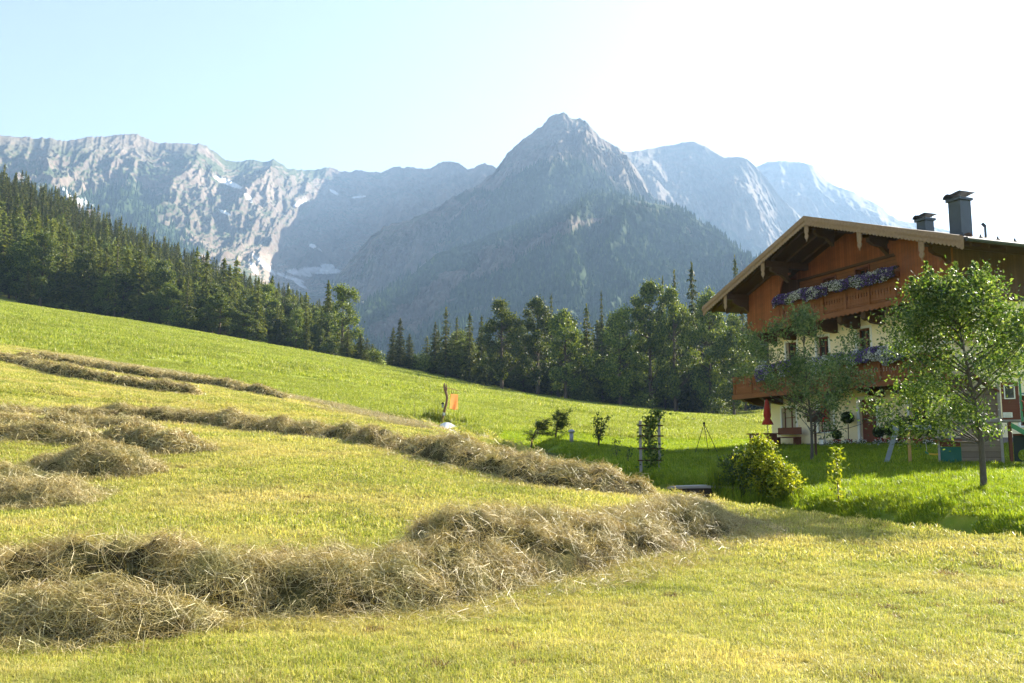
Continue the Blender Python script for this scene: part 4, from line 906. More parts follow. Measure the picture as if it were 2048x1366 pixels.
def flower_box(x0, x1, y, z, label, drop=.45, n=5200, seed=1, f=None, rz=None, cols=('purple', 'whitefl'), dens=1.0, gaps=()):
    g = np.random.default_rng(seed); L = x1 - x0; base = f(x0 + L / 2, y, z) if f else hp((x0 + x1) / 2, y, z)
    o = empty('flower_box', base, HROT if rz is None else rz); tag(o, label, 'flower box', 'flower boxes on the farmhouse')
    MB().box(-L / 2, L / 2, -.09, .1, -.1, .1).build('planter', M['frame'], o)
    def cloud(m, sg):
        u = g.uniform(-L / 2, L / 2, m); t = g.random(m); yy = -.09 - .17 * np.sin(t * 2.6) * g.uniform(.3, 1.1, m); zz = .3 - (drop + .3) * t ** 1.3 * (.6 + .6 * fbm(u * 1.7 + seed, u * 0, 2)) + .12 * fbm(u * 3, u * 0 + seed, 2)
        yy[t < .3] += g.uniform(0, .25, (t < .3).sum()); return np.stack([u, yy, zz], -1), u
    P, u = cloud(n, 0); V, F = leaves(P, .035, .018, g); link('foliage', np_mesh('flower_foliage', V, [F], [M['dark']]), o)
    P, u = cloud(int(n * .5 * dens), 1); sel = fbm(u * 2.4 + seed * 3, P[:, 2] * 3.5, 3) + g.normal(0, .10, len(u)) > .49; P = P + np.array([0, -.03, .01])
    for nm, k in ((cols[0], sel), (cols[1], ~sel)):
        if k.sum() > 3: V, F = leaves(P[k], .032, .03, g); link({'purple': 'purple_blossom', 'whitefl': 'white_blossom', 'redfl': 'red_blossom'}[nm], np_mesh('blossom', V, [F], [M[nm]]), o)
flower_box(-4.05, -.05, -.12, 7.12, 'left half of the long petunia box under the gable, white and purple', .3, 5000, 3)
flower_box(.05, 4.0, -.12, 7.12, 'right half of the long petunia box under the gable, white and purple', .3, 5000, 4)
flower_box(-5.4, -3.9, -.28, 3.72, 'short petunia box near the left end of the lower balcony', .45, 3000, 5)
flower_box(-3.6, -1.5, -.28, 3.78, 'white and purple flower box of the lower balcony behind the apple tree', .45, 4000, 6)
flower_box(-1.2, .8, -.28, 3.78, 'petunia box on the lower balcony right of the apple tree top', .45, 4000, 7)
flower_box(1.2, 4.6, -.28, 3.82, 'bushy purple petunia box on the lower balcony left of the pear tree', .5, 7000, 9)
flower_box(5.6, 6.6, .95, 4.35, 'orange geranium box glowing behind the pear tree crown', .3, 1500, 10, cols=('redfl', 'redfl'))

# ------------------------------------------------------------------ hay
def hay_core_mat():
    t = NT('hay_core'); n = t.noise(t.scalevec(t.obj(), 1, 1, 1), 22, 6, .75); n2 = t.noise(t.obj(), 3, 3)
    c = t.mix(t.rng(n, .35, .68), (.018, .013, .005), (.13, .10, .04)); c = t.mix(t.rng(n2, .4, .7, 0, .5), c, (.16, .16, .05))  # near-black tones paint the shade of the hollows into the core
    return t.surf(t.principled(c, .95, .1, 0, t.bump(n, 1.0, .06)))
M['haycore'] = hay_core_mat()
def windrow(pts, wd, ht, nst, sl, sw, seed, label, ends=(.8, .8), group='rows of raked hay', clump=.9, name='hay_windrow', rough=.2):
    g = np.random.default_rng(seed); P = np.array([(p[0], p[1]) for p in pts]); s = np.r_[0, np.cumsum(np.hypot(*np.diff(P, axis=0).T))]; L = s[-1]
    wd = np.interp(np.linspace(0, 1, 200), np.linspace(0, 1, len(wd)), wd); ht = np.interp(np.linspace(0, 1, 200), np.linspace(0, 1, len(ht)), ht)
    st = max(.07, L / 420); n = max(int(L / st), 20); q = np.linspace(0, L, n)
    cx = np.interp(q, s, P[:, 0]); cy_ = np.interp(q, s, P[:, 1])
    for _ in range(3):
        k = np.ones(9) / 9
        if n > 40: cx[4:-4] = np.convolve(cx, k, 'valid'); cy_[4:-4] = np.convolve(cy_, k, 'valid')
    tx = np.gradient(cx); ty = np.gradient(cy_); l_ = np.hypot(tx, ty); tx /= l_; ty /= l_
    W = np.interp(q / L, np.linspace(0, 1, 200), wd) * (.8 + .4 * fbm(q / clump + seed, q * 0 + 2, 3)); Ht = np.interp(q / L, np.linspace(0, 1, 200), ht) * (.62 + .76 * fbm(q / clump + seed * 3, q * 0 + 7, 2))
    e = np.sqrt(np.clip(np.minimum(q / max(ends[0], .01), 1), 0, 1)) * np.sqrt(np.clip(np.minimum((L - q) / max(ends[1], .01), 1), 0, 1)); W = W * (.35 + .65 * e); Ht = Ht * e
    m = 29; a = np.linspace(-1, 1, m)
    off = a[None] * W[:, None] / 2 + (fbm(q / 1.1 + seed, q * 0, 2)[:, None] - .5) * .4
    X = cx[:, None] + ty[:, None] * off; Y = cy_[:, None] - tx[:, None] * off
    pr = np.clip(1 - np.abs(a) ** 2.2, 0, 1) ** .85
    no = (ridged(X / .8 + seed, Y / .8, 3, .6) - .4) * rough * 1.6 + (fbm(X / .16, Y / .16, 3) - .5) * rough * .8
    base = H(X, Y); Z = base - .03 + Ht[:, None] * pr[None] + no * pr[None] ** .5 * np.clip(Ht / .4, .2, 1)[:, None]
    V = np.stack([X, Y, Z], -1)
    i, j = np.meshgrid(np.arange(n - 1), np.arange(m - 1), indexing='ij'); F = np.stack([i * m + j, i * m + j + 1, (i + 1) * m + j + 1, (i + 1) * m + j], -1).reshape(-1, 4)
    N = unit(np.cross(np.gradient(V, axis=1), np.gradient(V, axis=0))); N *= np.sign(N[..., 2:3] + 1e-9)
    T = np.stack([tx, ty, 0 * tx], -1)
    i = g.integers(0, n, nst); j = np.clip((g.normal(0, .52, nst) + 1) / 2 * (m - 1), 0, m - 1).astype(int)
    Xp, Yp = X[i, j], Y[i, j]; dens = smooth(.38, .6, fbm(Xp / .42 + seed, Yp / .42, 3)) * .9 + .1
    kp = g.random(nst) < dens; i, j = i[kp], j[kp]; nst = len(i)
    spread = g.random(nst) < .1                          # loose stalks scattered beside the row
    Q = V[i, j] + g.normal(0, .03, (nst, 3)); nn = N[i, j]
    d = g.normal(size=(nst, 3)); d += T[i] * g.normal(0, .8, (nst, 1)); d -= nn * (d * nn).sum(-1, keepdims=True) * g.uniform(.55, 1.05, (nst, 1)); d[:, 2] -= .15; d = unit(d)
    ln = (sl * g.uniform(.4, 1.5, nst))[:, None]; Q += nn * g.uniform(-.02, .05, (nst, 1)) * sl / .3
    o2 = np.cross(T[i], np.array([0, 0, 1.0])) * (g.choice([-1, 1], nst) * W[i] * g.uniform(.45, .85, nst))[:, None]
    Q[spread] = np.stack([cx[i], cy_[i], 0 * cx[i]], -1)[spread] + o2[spread]; Q[spread, 2] = H(Q[spread, 0], Q[spread, 1]) + .03; d[spread, 2] *= .2; nn[spread] = (0, 0, 1)
    b = unit(np.cross(d, nn + g.normal(0, .6, (nst, 3)))) * (sw * g.uniform(.6, 1.4, nst))[:, None]
    lift = nn * ln * g.uniform(.0, .16, (nst, 1)); bend = g.normal(0, .16, (nst, 3)) * ln
    A = Q - d * ln / 2 - nn * .012; B1 = Q - d * ln / 6 + lift + bend; B2 = Q + d * ln / 6 + lift + bend * .7 + g.normal(0, .06, (nst, 3)) * ln; Ce = Q + d * ln / 2 + lift * g.uniform(-.8, 1.2, (nst, 1)) - bend * .6
    SV = np.stack([A - b, A + b, B1 + b, B1 - b, B2 + b, B2 - b, Ce + b * .4, Ce - b * .4], 1).reshape(-1, 3); so2 = np.arange(nst)[:, None] * 8
    c0 = np.array([cx[n // 2], cy_[n // 2], base[n // 2, m // 2]]); nv = n * m
    me = np_mesh(name, np.r_[V.reshape(-1, 3), SV] - c0, [F, so2 + nv + np.array([[0, 1, 2, 3]]), so2 + nv + np.array([[3, 2, 4, 5]]), so2 + nv + np.array([[5, 4, 6, 7]])], [M['haycore'], M['straw']], np.r_[np.zeros(len(F)), np.ones(3 * nst)])
    me.polygons.foreach_set('use_smooth', np.r_[np.ones(len(F), bool), np.zeros(3 * nst, bool)])
    return tag(link(name, me, None, c0), label, 'hay', group)
pk = lambda L: [pick(*p) for p in L]
windrow(pk([(-330, 1215), (-100, 1205), (150, 1195), (330, 1190), (520, 1195), (700, 1185), (850, 1165), (980, 1142), (1090, 1122), (1210, 1096), (1330, 1066), (1440, 1042)]), [1.9, 1.9, 1.8, 2.0, 2.0, 1.9, 2.0, 2.0, 2.2], [.42, .42, .44, .34, .46, .4, .24, .22, .18], 187500, .32, .0015, 1, 'big loose heap of hay crossing the foreground', (.5, 1.2), clump=1.3, rough=.3)
windrow(pk([(-80, 1262), (120, 1265), (280, 1262), (420, 1245)]), [.9, 1.1, 1.1, .6], [.2, .3, .3, .15], 27000, .28, .0015, 2, 'low spread of hay below the foreground heap at bottom left', (.5, .8))
windrow(pk([(130, 834), (220, 838), (300, 843), (450, 855), (600, 872), (720, 886), (820, 903), (920, 925), (1020, 948), (1120, 970), (1215, 984), (1285, 988)]), [1.5, 1.5, 1.5, 1.5, 1.5, 1.6, 1.8, 2.0, 1.7], [.3, .38, .4, .36, .33, .36, .40, .50, .46], 120000, .34, .003, 3, 'long curving row of hay in the middle of the field', (.5, 1.2), clump=.9)
windrow(pk([(1300, 1003), (1370, 1012), (1430, 1022)]), [1.0, 1.4, 1.0], [.12, .2, .12], 13500, .28, .0022, 4, 'thin scattered hay between the middle row and foreground heap', (.8, .8))
windrow(pk([(-80, 822), (60, 828), (160, 835), (290, 840)]), [1.3, 1.3, 1.2, 1.1], [.2, .2, .2, .18], 19000, .34, .0045, 5, 'back hay row at the left edge meeting the long curved row', (.5, .8))
windrow(pk([(-80, 849), (60, 853), (180, 856), (270, 858), (305, 862)]), [1.3, 1.3, 1.4, 1.5, 1.0], [.22, .22, .26, .32, .2], 22000, .34, .0038, 6, 'second hay row from the back at the left edge', (.5, .9))
windrow(pk([(-80, 876), (60, 880), (150, 884), (215, 890)]), [1.4, 1.4, 1.3, 1.0], [.27, .27, .27, .18], 22000, .34, .0038, 7, 'third hay row at the left edge ending by the small heap', (.5, .8))
windrow(pk([(205, 886), (270, 893), (330, 898), (375, 901), (425, 905)]), [1.0, 1.2, 1.4, 1.5, .9], [.26, .3, .36, .42, .18], 22000, .32, .005, 8, 'short lumpy hay row with a rounded end left of centre', (.6, 1.0))
windrow(pk([(70, 930), (140, 938), (195, 940), (250, 944), (315, 948)]), [.7, 1.2, 1.7, 1.5, .8], [.12, .28, .48, .32, .08], 39000, .30, .0024, 9, 'pointed small hay heap with a flat trailing end', (.4, .8), 'hay heaps')
windrow(pk([(-140, 985), (-40, 995), (40, 1000), (100, 1008), (165, 1014)]), [1.8, 2.0, 1.8, 1.4, .9], [.45, .56, .46, .28, .07], 57000, .30, .002, 10, 'rounded hay heap cut off by the left picture edge', (.4, .7), 'hay heaps')
windrow(pk([(-60, 700), (0, 720), (60, 733), (130, 752), (250, 771), (330, 782), (400, 791)]), [1.5, 1.5, 1.5, 1.5, 1.5, 1.6, 1.3], [.4] * 7, 24000, .40, .009, 11, 'lower of the two thin hay rows high on the slope', (.5, 1.0), clump=1.6)
windrow(pk([(35, 713), (110, 722), (220, 742), (350, 762), (440, 774), (510, 787), (580, 799)]), [1.4, 1.4, 1.4, 1.4, 1.5, 1.6, 1.3], [.36, .36, .36, .36, .4, .44, .3], 24000, .40, .009, 12, 'upper of the two thin hay rows high on the slope', (.8, 1.2), clump=1.6)

# ------------------------------------------------------------------ garden
def face(p): return -math.atan2(p.x, p.y)
def leafobj(nm, V, F, mat, parent): return link(nm, np_mesh(nm, V, [F], [mat]), parent)
M['greywood'] = mat_planks('grey_weathered_planks', (.21, .165, .125), .17, 'z', .8, .4, .35)
M['greypost'] = mat_wood('grey_post', (.30, .28, .26), .8, .3)
M['paleplank'] = mat_wood('blue_grey_plank', (.22, .25, .28), .7, .2)
M['yellowpost'] = mat_wood('yellow_pine', (.40, .25, .09), .7, .3)
M['redwood'] = mat_wood('red_brown_wood', (.15, .055, .035), .7, .3)
M['green'] = mat_plain('green_board', (.015, .11, .08), .5, .12)
M['greenplastic'] = mat_plain('green_plastic', (.03, .22, .09), .3, .1, 3, .5)
M['blackboard'] = mat_plain('dark_green_board', (.008, .02, .018), .5, .1)
M['iron'] = mat_plain('black_iron', (.014, .014, .015), .5, .2, 8, .4, .6)
M['red'] = mat_plain('red_canvas', (.34, .035, .018), .85, .2, 9)
M['terracotta'] = mat_plain('terracotta', (.33, .07, .04), .8, .2)
M['stone'] = mat_plain('pale_stone', (.6, .59, .56), .9, .2, 9, .1, 0, .3)
M['grey'] = mat_plain('grey_lamp_metal', (.30, .31, .33), .5, .15, 5, .4, .3)
M['drift'] = mat_wood('driftwood', (.21, .12, .075), .8, .45, 8, 8, 2)
M['rope'] = mat_plain('rope', (.55, .5, .42), .9, .1)
def cloth_mat(name, col):
    t = NT(name); n = t.noise(t.obj(), 9, 3); c = t.mix(n, tuple(x * .85 for x in col), tuple(x * 1.1 for x in col)); return t.leafy(c, c, .5, .1, .8)
M['orangecloth'] = cloth_mat('orange_cloth', (.80, .30, .10))

# pear tree in front of the house
g = np.random.default_rng(77)
p = put(1962, 19.6)
arr = broad_arrays(4.6, 4.1, 1.2, 120, 22000, .047, 61, .0145, (.62, .42), .8, .4, 28, .046, .0, (-.4, 0), (.3, 2.35))
pear, pc, _ = tree_parts('pear_tree', arr, M['pear'], M['barkgrey'], p, 'leafy young pear tree with slim lichened trunk in front of the playhouse', rz=face(p))
p = put(1622, 31)
arr = broad_arrays(5.1, 4.3, 1.1, 44, 8500, .062, 63, .010, (.62, .6), .9, .6, 14, .05, .1, (-.1, 0))
tree_parts('apple_tree', arr, M['apple'], M['barkgrey'], p, 'thin apple tree with open silvery green crown before the balconies', rz=face(p))
# bushes by the stream
p = put(1522, 22.3, .0); arr = broad_arrays(1.36, 1.1, .2, 45, 7000, .04, 65, .02, (.7, .42), .85, .25, 0, .085)
tree_parts('golden_bush', arr, M['gold'], M['bark'], p, 'bright yellow green rounded bush on the stream bank', 'bush', crown='foliage', trunk='stems', rz=.4)
p = put(1487, 22.6, -.05); arr = broad_arrays(1.1, 1.2, .1, 40, 4500, .045, 66, .02, (.6, .4), .85, .25, 0, .1)
tree_parts('shrub', arr, M['dark'], M['bark'], p, 'shaded dark green bush hugging the left side of the golden bush', 'bush', crown='foliage', trunk='stems')
p = put(1550, 22.0, -.05); arr = broad_arrays(.8, .9, .05, 40, 3000, .05, 67, .02, (.6, .4), .85, .25, 0, .11)
tree_parts('golden_bush', arr, M['gold'], M['bark'], p, 'low golden side shoot at the right foot of the golden bush', 'bush', crown='foliage', trunk='stems')
p = put(1515, 21.2, -.1); arr = broad_arrays(.5, .55, .02, 20, 900, .045, 68, .02, (.6, .4), .85, .25, 0, .11)
tree_parts('golden_bush', arr, M['gold'], M['bark'], p, 'tiny golden seedling bush at the water edge below the golden bush', 'bush', crown='foliage', trunk='stems')
def tuft(px, d, h, w, n, label, mat='lawn', wd=.008):
    gg = np.random.default_rng(int(px)); q = put(px, d, -.05); me = grass_patch('grass_tuft', w, n, h, wd, M[mat], gg, .45)
    return tag(link('grass_tuft', me, None, q), label, 'grass tuft')
tuft(1455, 23.0, .75, .9, 1500, 'tall rush clump left of the golden bush above the plank bridge')
tuft(1478, 22.0, .6, .8, 900, 'second rush clump at the end of the plank bridge')
tuft(868, 57.5, .9, 1.2, 500, 'clump of long grass at the foot of the driftwood post', 'meadow', .02)
tuft(912, 58, .6, 1.6, 400, 'long grass right of the white arched board', 'meadow', .02)
def sapling(px, d, h, label, n=60, leaf=.07, spread=.16, m='pear', seed=1, stems=1, top=.15, cat='young tree', nm='sapling', bend=0.0):
    gg = np.random.default_rng(seed); p = put(px, d, -.03); o = empty(nm, p, face(p)); tag(o, label, cat); mb = MB(); Cs = []
    for s in range(stems):
        x1 = gg.normal(0, .25 * (stems > 1)) * h * .5 + bend * h; y1 = gg.normal(0, .25 * (stems > 1)) * h * .4; hh = h * gg.uniform(.75, 1) if stems > 1 else h
        pts = [Vector((x1 * f ** 1.4 + gg.normal(0, .01), y1 * f ** 1.4, hh * f)) for f in (0, .25, .5, .75, 1)]
        mb.tube(pts, [.016 * h ** .5 * q for q in (1, .85, .65, .45, .2)], 5)
        f = gg.uniform(top, 1, n // stems); Cs.append(np.stack([x1 * f ** 1.4, y1 * f ** 1.4, hh * f], -1) + gg.normal(size=(len(f), 3)) * np.array([spread, spread, .04]) * (1.15 - .55 * f[:, None]))
    Cs = np.concatenate(Cs); V, F = leaves(Cs, leaf, leaf * .45, gg, np.array([[0, 0, -.5]]) + gg.normal(size=Cs.shape) * .5, .8)
    leafobj('foliage', V, F, M[m], o); mb.build('stem', M['bark'], o)
    return o
sapling(1672, 20.2, 1.36, 'thin young fruit tree standing alone on the sunny bank', 210, .06, .12, 'gold', 3, 1, .1)
sapling(829, 57, 1.7, 'thin bare sapling left of the driftwood post', 70, .06, .22, 'meadow', 4, 1, .45)
sapling(1197, 38, 1.5, 'small upright shrub with dark round leaves right of the path lamp', 420, .06, .12, 'dark', 5, 6, .25, 'shrub', 'shrub')
sapling(1232, 33, .8, 'wispy seedling in the shaded lawn below the round leaved shrub', 60, .05, .1, 'dark', 6, 2, .2, 'shrub', 'shrub')
sapling(1255, 31, .6, 'tiny seedling in the shaded lawn left of the trellis', 40, .05, .1, 'dark', 7, 2, .2, 'shrub', 'shrub')
def dwarf_pine(px, d, h, lean, label, seed, wd):
    gg = np.random.default_rng(seed); p = put(px, d, -.05); o = empty('dwarf_pine', p, face(p)); tag(o, label, 'shrub'); mb = MB(); Cs = []; A = []
    mb.tube([(0, 0, 0), (.03 * h, 0, .3 * h), (lean * .4, 0, .6 * h), (lean, 0, .92 * h)], [.05, .04, .03, .01], 6)
    for k in range(26):
        f = gg.uniform(.3, 1); b = Vector((lean * f ** 1.5, 0, h * f * .92)); a = gg.uniform(0, 6.28); L = wd * gg.uniform(.4, 1) * (1.1 - .6 * abs(f - .6))
        e = b + Vector((math.cos(a) * L + lean * .35, math.sin(a) * L * .7, gg.uniform(-.1, .25) * h)); mb.tube([b, b.lerp(e, .5) + Vector((0, 0, -.03)), e], [.014, .01, .004], 4, False)
        q = gg.random((60, 1)); bb = np.array(b); ee = np.array(e); Cs.append(bb + (ee - bb) * (.3 + .75 * q) + gg.normal(size=(60, 3)) * .06); A.append(np.tile(ee - bb, (60, 1)))
    Cs = np.concatenate(Cs); A = unit(np.concatenate(A)); V, F = leaves(Cs, .09, .009, gg, A, .7); leafobj('needles', V, F, M['dark'], o); mb.build('stem', M['bark'], o)
dwarf_pine(1062, 40, 1.5, .55, 'windswept bushy pine leaning right beside the stream', 71, .75)
dwarf_pine(1110, 40.5, 1.45, .3, 'thin crooked pine just right of the leaning windswept pine', 72, .5)
# path lamp
p = put(1143, 39.2); o = empty('path_lamp', p); tag(o, 'short grey path lamp with rounded cap standing on the lawn', 'lamp')
MB().lathe([(.085, -.1), (.085, .46)], 12).build('post', M['grey'], o, sm=True); MB().lathe([(.15, .46), (.155, .5), (.12, .56), (.05, .6), (.0, .61)], 14).build('cap', M['grey'], o, sm=True)
# trellis with climbing plant
p = put(1300, 28.2); o = empty('trellis', p, face(p)); tag(o, 'grey two post trellis with crossbars on the shaded lawn', 'trellis')
for x, h_ in ((-.30, 1.75), (.29, 1.9)):
    MB().box(x - .045, x + .045, -.04, .04, -.3, h_ - .12).build('post', M['greypost'], o)
for z in (.35, .72, 1.12, 1.45): MB().box(-.40, .42, -.06, -.041, z, z + .045).build('crossbar', M['beam'], o)
gg = np.random.default_rng(81); q = gg.random(900); Cs = np.stack([np.sin(q * 9) * .08 + gg.normal(0, .15, 900) + .02, gg.normal(0, .1, 900), .12 + q ** .85 * 1.85], -1); Cs[:, 0] += .15 * (q > .88)
p2 = p + Vector((0, 0, 0)); o = empty('climbing_plant', p2, face(p)); tag(o, 'leafy climbing plant growing up the grey trellis', 'plant'); V, F = leaves(Cs, .06, .035, gg, np.array([[0, 0, -.6]]), 1); leafobj('foliage', V, F, M['pear'], o)
MB().tube([(0, 0, -.1), (.03, .02, .6), (-.04, .02, 1.2), (.05, 0, 1.85)], [.02, .016, .012, .005], 5).build('stem', M['bark'], o)
# iron tripod over a fire bowl
p = put(1409, 41); o = empty('iron_tripod', p, .2); tag(o, 'tall thin black iron tripod standing on the sunny lawn', 'tripod')
for k, a in enumerate((3.5, 4.6, 6.1)):
    x, y = .72 * math.cos(a), .72 * math.sin(a); MB().tube([(x, y, -.1), (0, 0, 1.55)], .014, 6).build('leg', M['iron'], o)
MB().lathe([(.03, 1.5), (.06, 1.53), (.06, 1.58), (.02, 1.62)], 10).build('head', M['iron'], o); MB().tube([(0, 0, 1.55), (0, 0, .75)], .006, 5).build('chain', M['iron'], o)
p = put(1411, 40.9); o = MB().lathe([(.12, .02), (.35, .05), (.52, .14), (.56, .2), (.5, .18), (.3, .09), (.0, .06)], 20).build('fire_bowl', M['iron'], None, p, sm=True); tag(o, 'flat black fire bowl on the ground under the iron tripod', 'fire bowl')
# plank bridge over the ditch
a = Vector(at(1335, 969, 23.2)); b = Vector(at(1530, 984, 22.2)); mb = MB(); dirv = (b - a); L = dirv.length; ang = math.atan2(dirv.y, dirv.x)
n = 14; prof = [(L * k / n, .045 * math.sin(math.pi * k / n)) for k in range(n + 1)]
o = empty('plank_bridge', (a.x, a.y, a.z - .06), ang); tag(o, 'low arched dark plank bridge across the stream', 'bridge')
MB().prism(prof + [(x, z - .06) for x, z in prof[::-1]], -.02, .9).build('deck', M['greypost'], o); MB().prism([(x, z - .062) for x, z in prof] + [(x, z * .6 - .26) for x, z in prof[::-1]], .02, .12).build('beam', M['darkwood'], o)
# driftwood post with lantern and orange cloth
p = put(888, 57); o = empty('driftwood_post', p, face(p)); tag(o, 'bent driftwood post holding an orange cloth and a lantern', 'post')
tk = MB().tube([(-.25, 0, -.2), (-.18, 0, .3), (-.02, 0, .7), (.03, 0, 1.0), (.12, .02, 1.35), (.18, .02, 1.75), (.12, 0, 2.05), (.02, 0, 2.3), (-.02, 0, 2.5), (0, 0, 2.72)], [.10, .095, .085, .085, .08, .08, .08, .085, .07, .03], 10)
tk.tube([(.06, 0, 2.1), (.14, .02, 2.3), (.11, .03, 2.55), (.13, .02, 2.68)], [.07, .06, .045, .02], 8).build('trunk', M['drift'], o, sm=True)
MB().tube([(.08, 0, 2.42), (1.0, 0, 2.2)], .022, 6).build('arm', M['yellowpost'], o); MB().box(-.09, .07, -.11, .0, .62, .8).build('plate', M['white'], o)
c = empty('orange_cloth', p + Vector((.5, 0, 0)), face(p)); tag(c, 'orange cloth banner hanging from the driftwood arm', 'banner')
vs = []; nx, nz = 12, 18
for j in range(nz + 1):
    for i in range(nx + 1): u = i / nx; v = j / nz; vs.append((-.08 + .46 * u - .07 * v * (1 - u) , .05 * math.sin(u * 7 + v * 3) * v, 2.02 - .06 * u - .98 * v + .04 * math.sin(u * 9) * v))
nn = (nx + 1) * (nz + 1)
fs = [(j * (nx + 1) + i, j * (nx + 1) + i + 1, (j + 1) * (nx + 1) + i + 1, (j + 1) * (nx + 1) + i) for j in range(nz) for i in range(nx)]
MB().add(vs, fs).build('cloth', M['orangecloth'], c, sm=True)
for x in (-.05, .36): MB().tube([(x, 0, 2.0), (x, 0, 2.33 - .2 * (x + .42) * .5)], .008, 4).build('string', M['iron'], c)
l = empty('lantern', p + Vector((-.09, -.14, 1.12)), face(p)); tag(l, 'small glass lantern with dark roof hung on the driftwood post', 'lantern')
MB().box(-.08, .08, -.08, .08, 0, .02).add([(-.12, -.12, .24), (.12, -.12, .24), (.12, .12, .24), (-.12, .12, .24), (0, 0, .36)], [(0, 1, 4), (1, 2, 4), (2, 3, 4), (3, 0, 4), (3, 2, 1, 0)]).build('frame', M['iron'], l); MB().box(-.065, .065, -.065, .065, .021, .239).build('glass', M['grey'], l)
p = put(893, 55, .12); ab = MB(); n = 12; pr = [(-.55 + 1.15 * k / n, .42 * math.sin(math.pi * (.22 + .78 * k / n))) for k in range(n + 1)]
ab.prism(pr + [(x, z - .05) for x, z in pr[::-1]], -.0, 1.0); o = ab.build('arched_board', M['white'], None, p); o.rotation_euler = (R(34), 0, face(p) - .2); tag(o, 'white arched board lying in the grass below the driftwood post', 'board')
MB().prism([(x, z + .004) for x, z in pr] + [(x, z - .06) for x, z in pr[::-1]], -.04, -.002).build('red_edge', M['terracotta'], o)
# birdhouse on a pole
p = put(1631, 33); o = empty('birdhouse', p, face(p) + .5); tag(o, 'dark wooden birdhouse with gabled roof on a pole by the apple tree', 'birdhouse')
MB().tube([(0, 0, -.2), (0, 0, 1.28)], .045, 8).build('pole', M['beam'], o); MB().prism([(-.22, 1.29), (.22, 1.29), (.22, 1.5), (0, 1.64), (-.22, 1.5)], -.18, .18).build('body', M['beam'], o)
MB().prism([(0, 1.72), (.34, 1.5), (.34, 1.46), (0, 1.67), (-.34, 1.46), (-.34, 1.5)], -.28, .28).build('roof', M['redwood'], o)
p = put(1642, 33.2); o = empty('lantern', p + Vector((0, 0, .42)), .3); tag(o, 'small white framed lantern hanging beside the birdhouse pole', 'lantern')
MB().box(-.07, .07, -.07, .07, 0, .02).box(-.075, .075, -.075, .075, .2, .23).tube([(0, 0, .23), (0, 0, .34)], .008, 4).tube([(0, 0, .33), (-.2, 0, .36)], .008, 4).build('frame', M['iron'], o); MB().box(-.055, .055, -.055, .055, .021, .199).build('glass', M['white'], o)
# closed red parasols
for x, label in ((-4.88, 'closed red parasol at the left corner of the farmhouse'), (-.72, 'closed red parasol left of the farmhouse door')):
    q = hp(x, -.25, 0); q.z = h1(q.x, q.y); o = empty('parasol', q); tag(o, label, 'parasol', None)
    MB().tube([(0, 0, -.1), (0, 0, 2.35)], .025, 8).build('pole', M['greypost'], o); MB().lathe([(.25, -.02), (.25, .06), (.05, .09), (.04, .12)], 14).build('foot', M['plinth'], o)
    vs = []; n = 16; prof = [(.0, 2.42), (.07, 2.3), (.12, 1.95), (.16, 1.6), (.12, 1.42), (.2, 1.25), (.24, 1.12)]
    mb = MB()
    for i, (r_, z) in enumerate(prof):
        for k in range(n): rr = r_ * (1 + .22 * (k % 2) * (i > 0)); vs.append((rr * math.cos(6.283 * k / n), rr * math.sin(6.283 * k / n), z))
    mb.add(vs, [(i * n + k, i * n + (k + 1) % n, (i + 1) * n + (k + 1) % n, (i + 1) * n + k) for i in range(len(prof) - 1) for k in range(n)]).build('canopy', M['red'], o, sm=True)
# table and bench by the wall
q = hp(-4.4, -.9, 0); q.z = h1(q.x, q.y); o = empty('garden_table', q, HROT); tag(o, 'dark wooden garden table under the left ground floor window', 'table')
MB().box(-.8, .8, -.4, .4, .7, .75).build('tabletop', M['redwood'], o)
for x in (-.65, .65): MB().box(x - .05, x + .05, -.3, .3, -.1, .699).build('leg', M['redwood'], o)
q = hp(-4.5, .55, 0); q.z = h1(q.x, q.y); o = empty('garden_bench', q, HROT); tag(o, 'red brown wooden bench against the farmhouse wall', 'bench')
MB().box(-.9, .9, -.2, .2, .43, .48).build('seat', M['redwood'], o); MB().box(-.9, .9, .2, .24, .6, .95).build('backrest', M['redwood'], o)
for x in (-.8, .8): MB().box(x - .04, x + .04, -.18, .24, -.1, .429).build('leg', M['redwood'], o)
# easel-like wooden wheelbarrow stand replaced by a leaning plank
# potted plants by the door
def potted(x, y, h, r_, label, pot='terracotta', lm='dark', stemh=0.0, n=900, seed=1, ph=.28):
    q = hp(x, y, 0); q.z = h1(q.x, q.y); o = empty('potted_plant', q, HROT); tag(o, label, 'potted plant'); gg = np.random.default_rng(seed)
    MB().lathe([(.11, 0), (.17, ph), (.18, ph + .02), (.15, ph + .02), (.14, ph - .03), (0, ph - .03)], 14).build('pot', M[pot], o, sm=True)
    if stemh: MB().tube([(0, 0, ph), (.02, 0, ph + stemh)], .02, 6).build('stem', M['bark'], o)
    d = unit(gg.normal(size=(n, 3))) * (r_ * gg.random((n, 1)) ** .4); d[:, 2] *= h / r_ / 2; d += np.array([0, 0, ph + stemh + h / 2])
    V, F = leaves(d, .045, .025, gg, unit(d - np.array([0, 0, ph])), 1); leafobj('foliage', V, F, M[lm], o)
potted(-.95 + .62, .75, .55, .3, 'clipped dark pot plant on a tall stem left of the farmhouse door', stemh=.72, seed=3); potted(-.62, .35, .45, .22, 'low pot plant at the foot of the tall stemmed one', seed=4)
potted(1.7, .6, .5, .25, 'small pot plant right of the farmhouse door', seed=5); potted(3.3, .5, .95, .55, 'big rounded dark shrub in a pot by the wall near the swing', seed=6, n=1800); potted(2.4, .6, .75, .3, 'medium pot plant between the door and the big rounded shrub', seed=7)
potted(4.6, .5, .8, .4, 'broad pot plant near the right end of the farmhouse front', seed=8, n=1300)
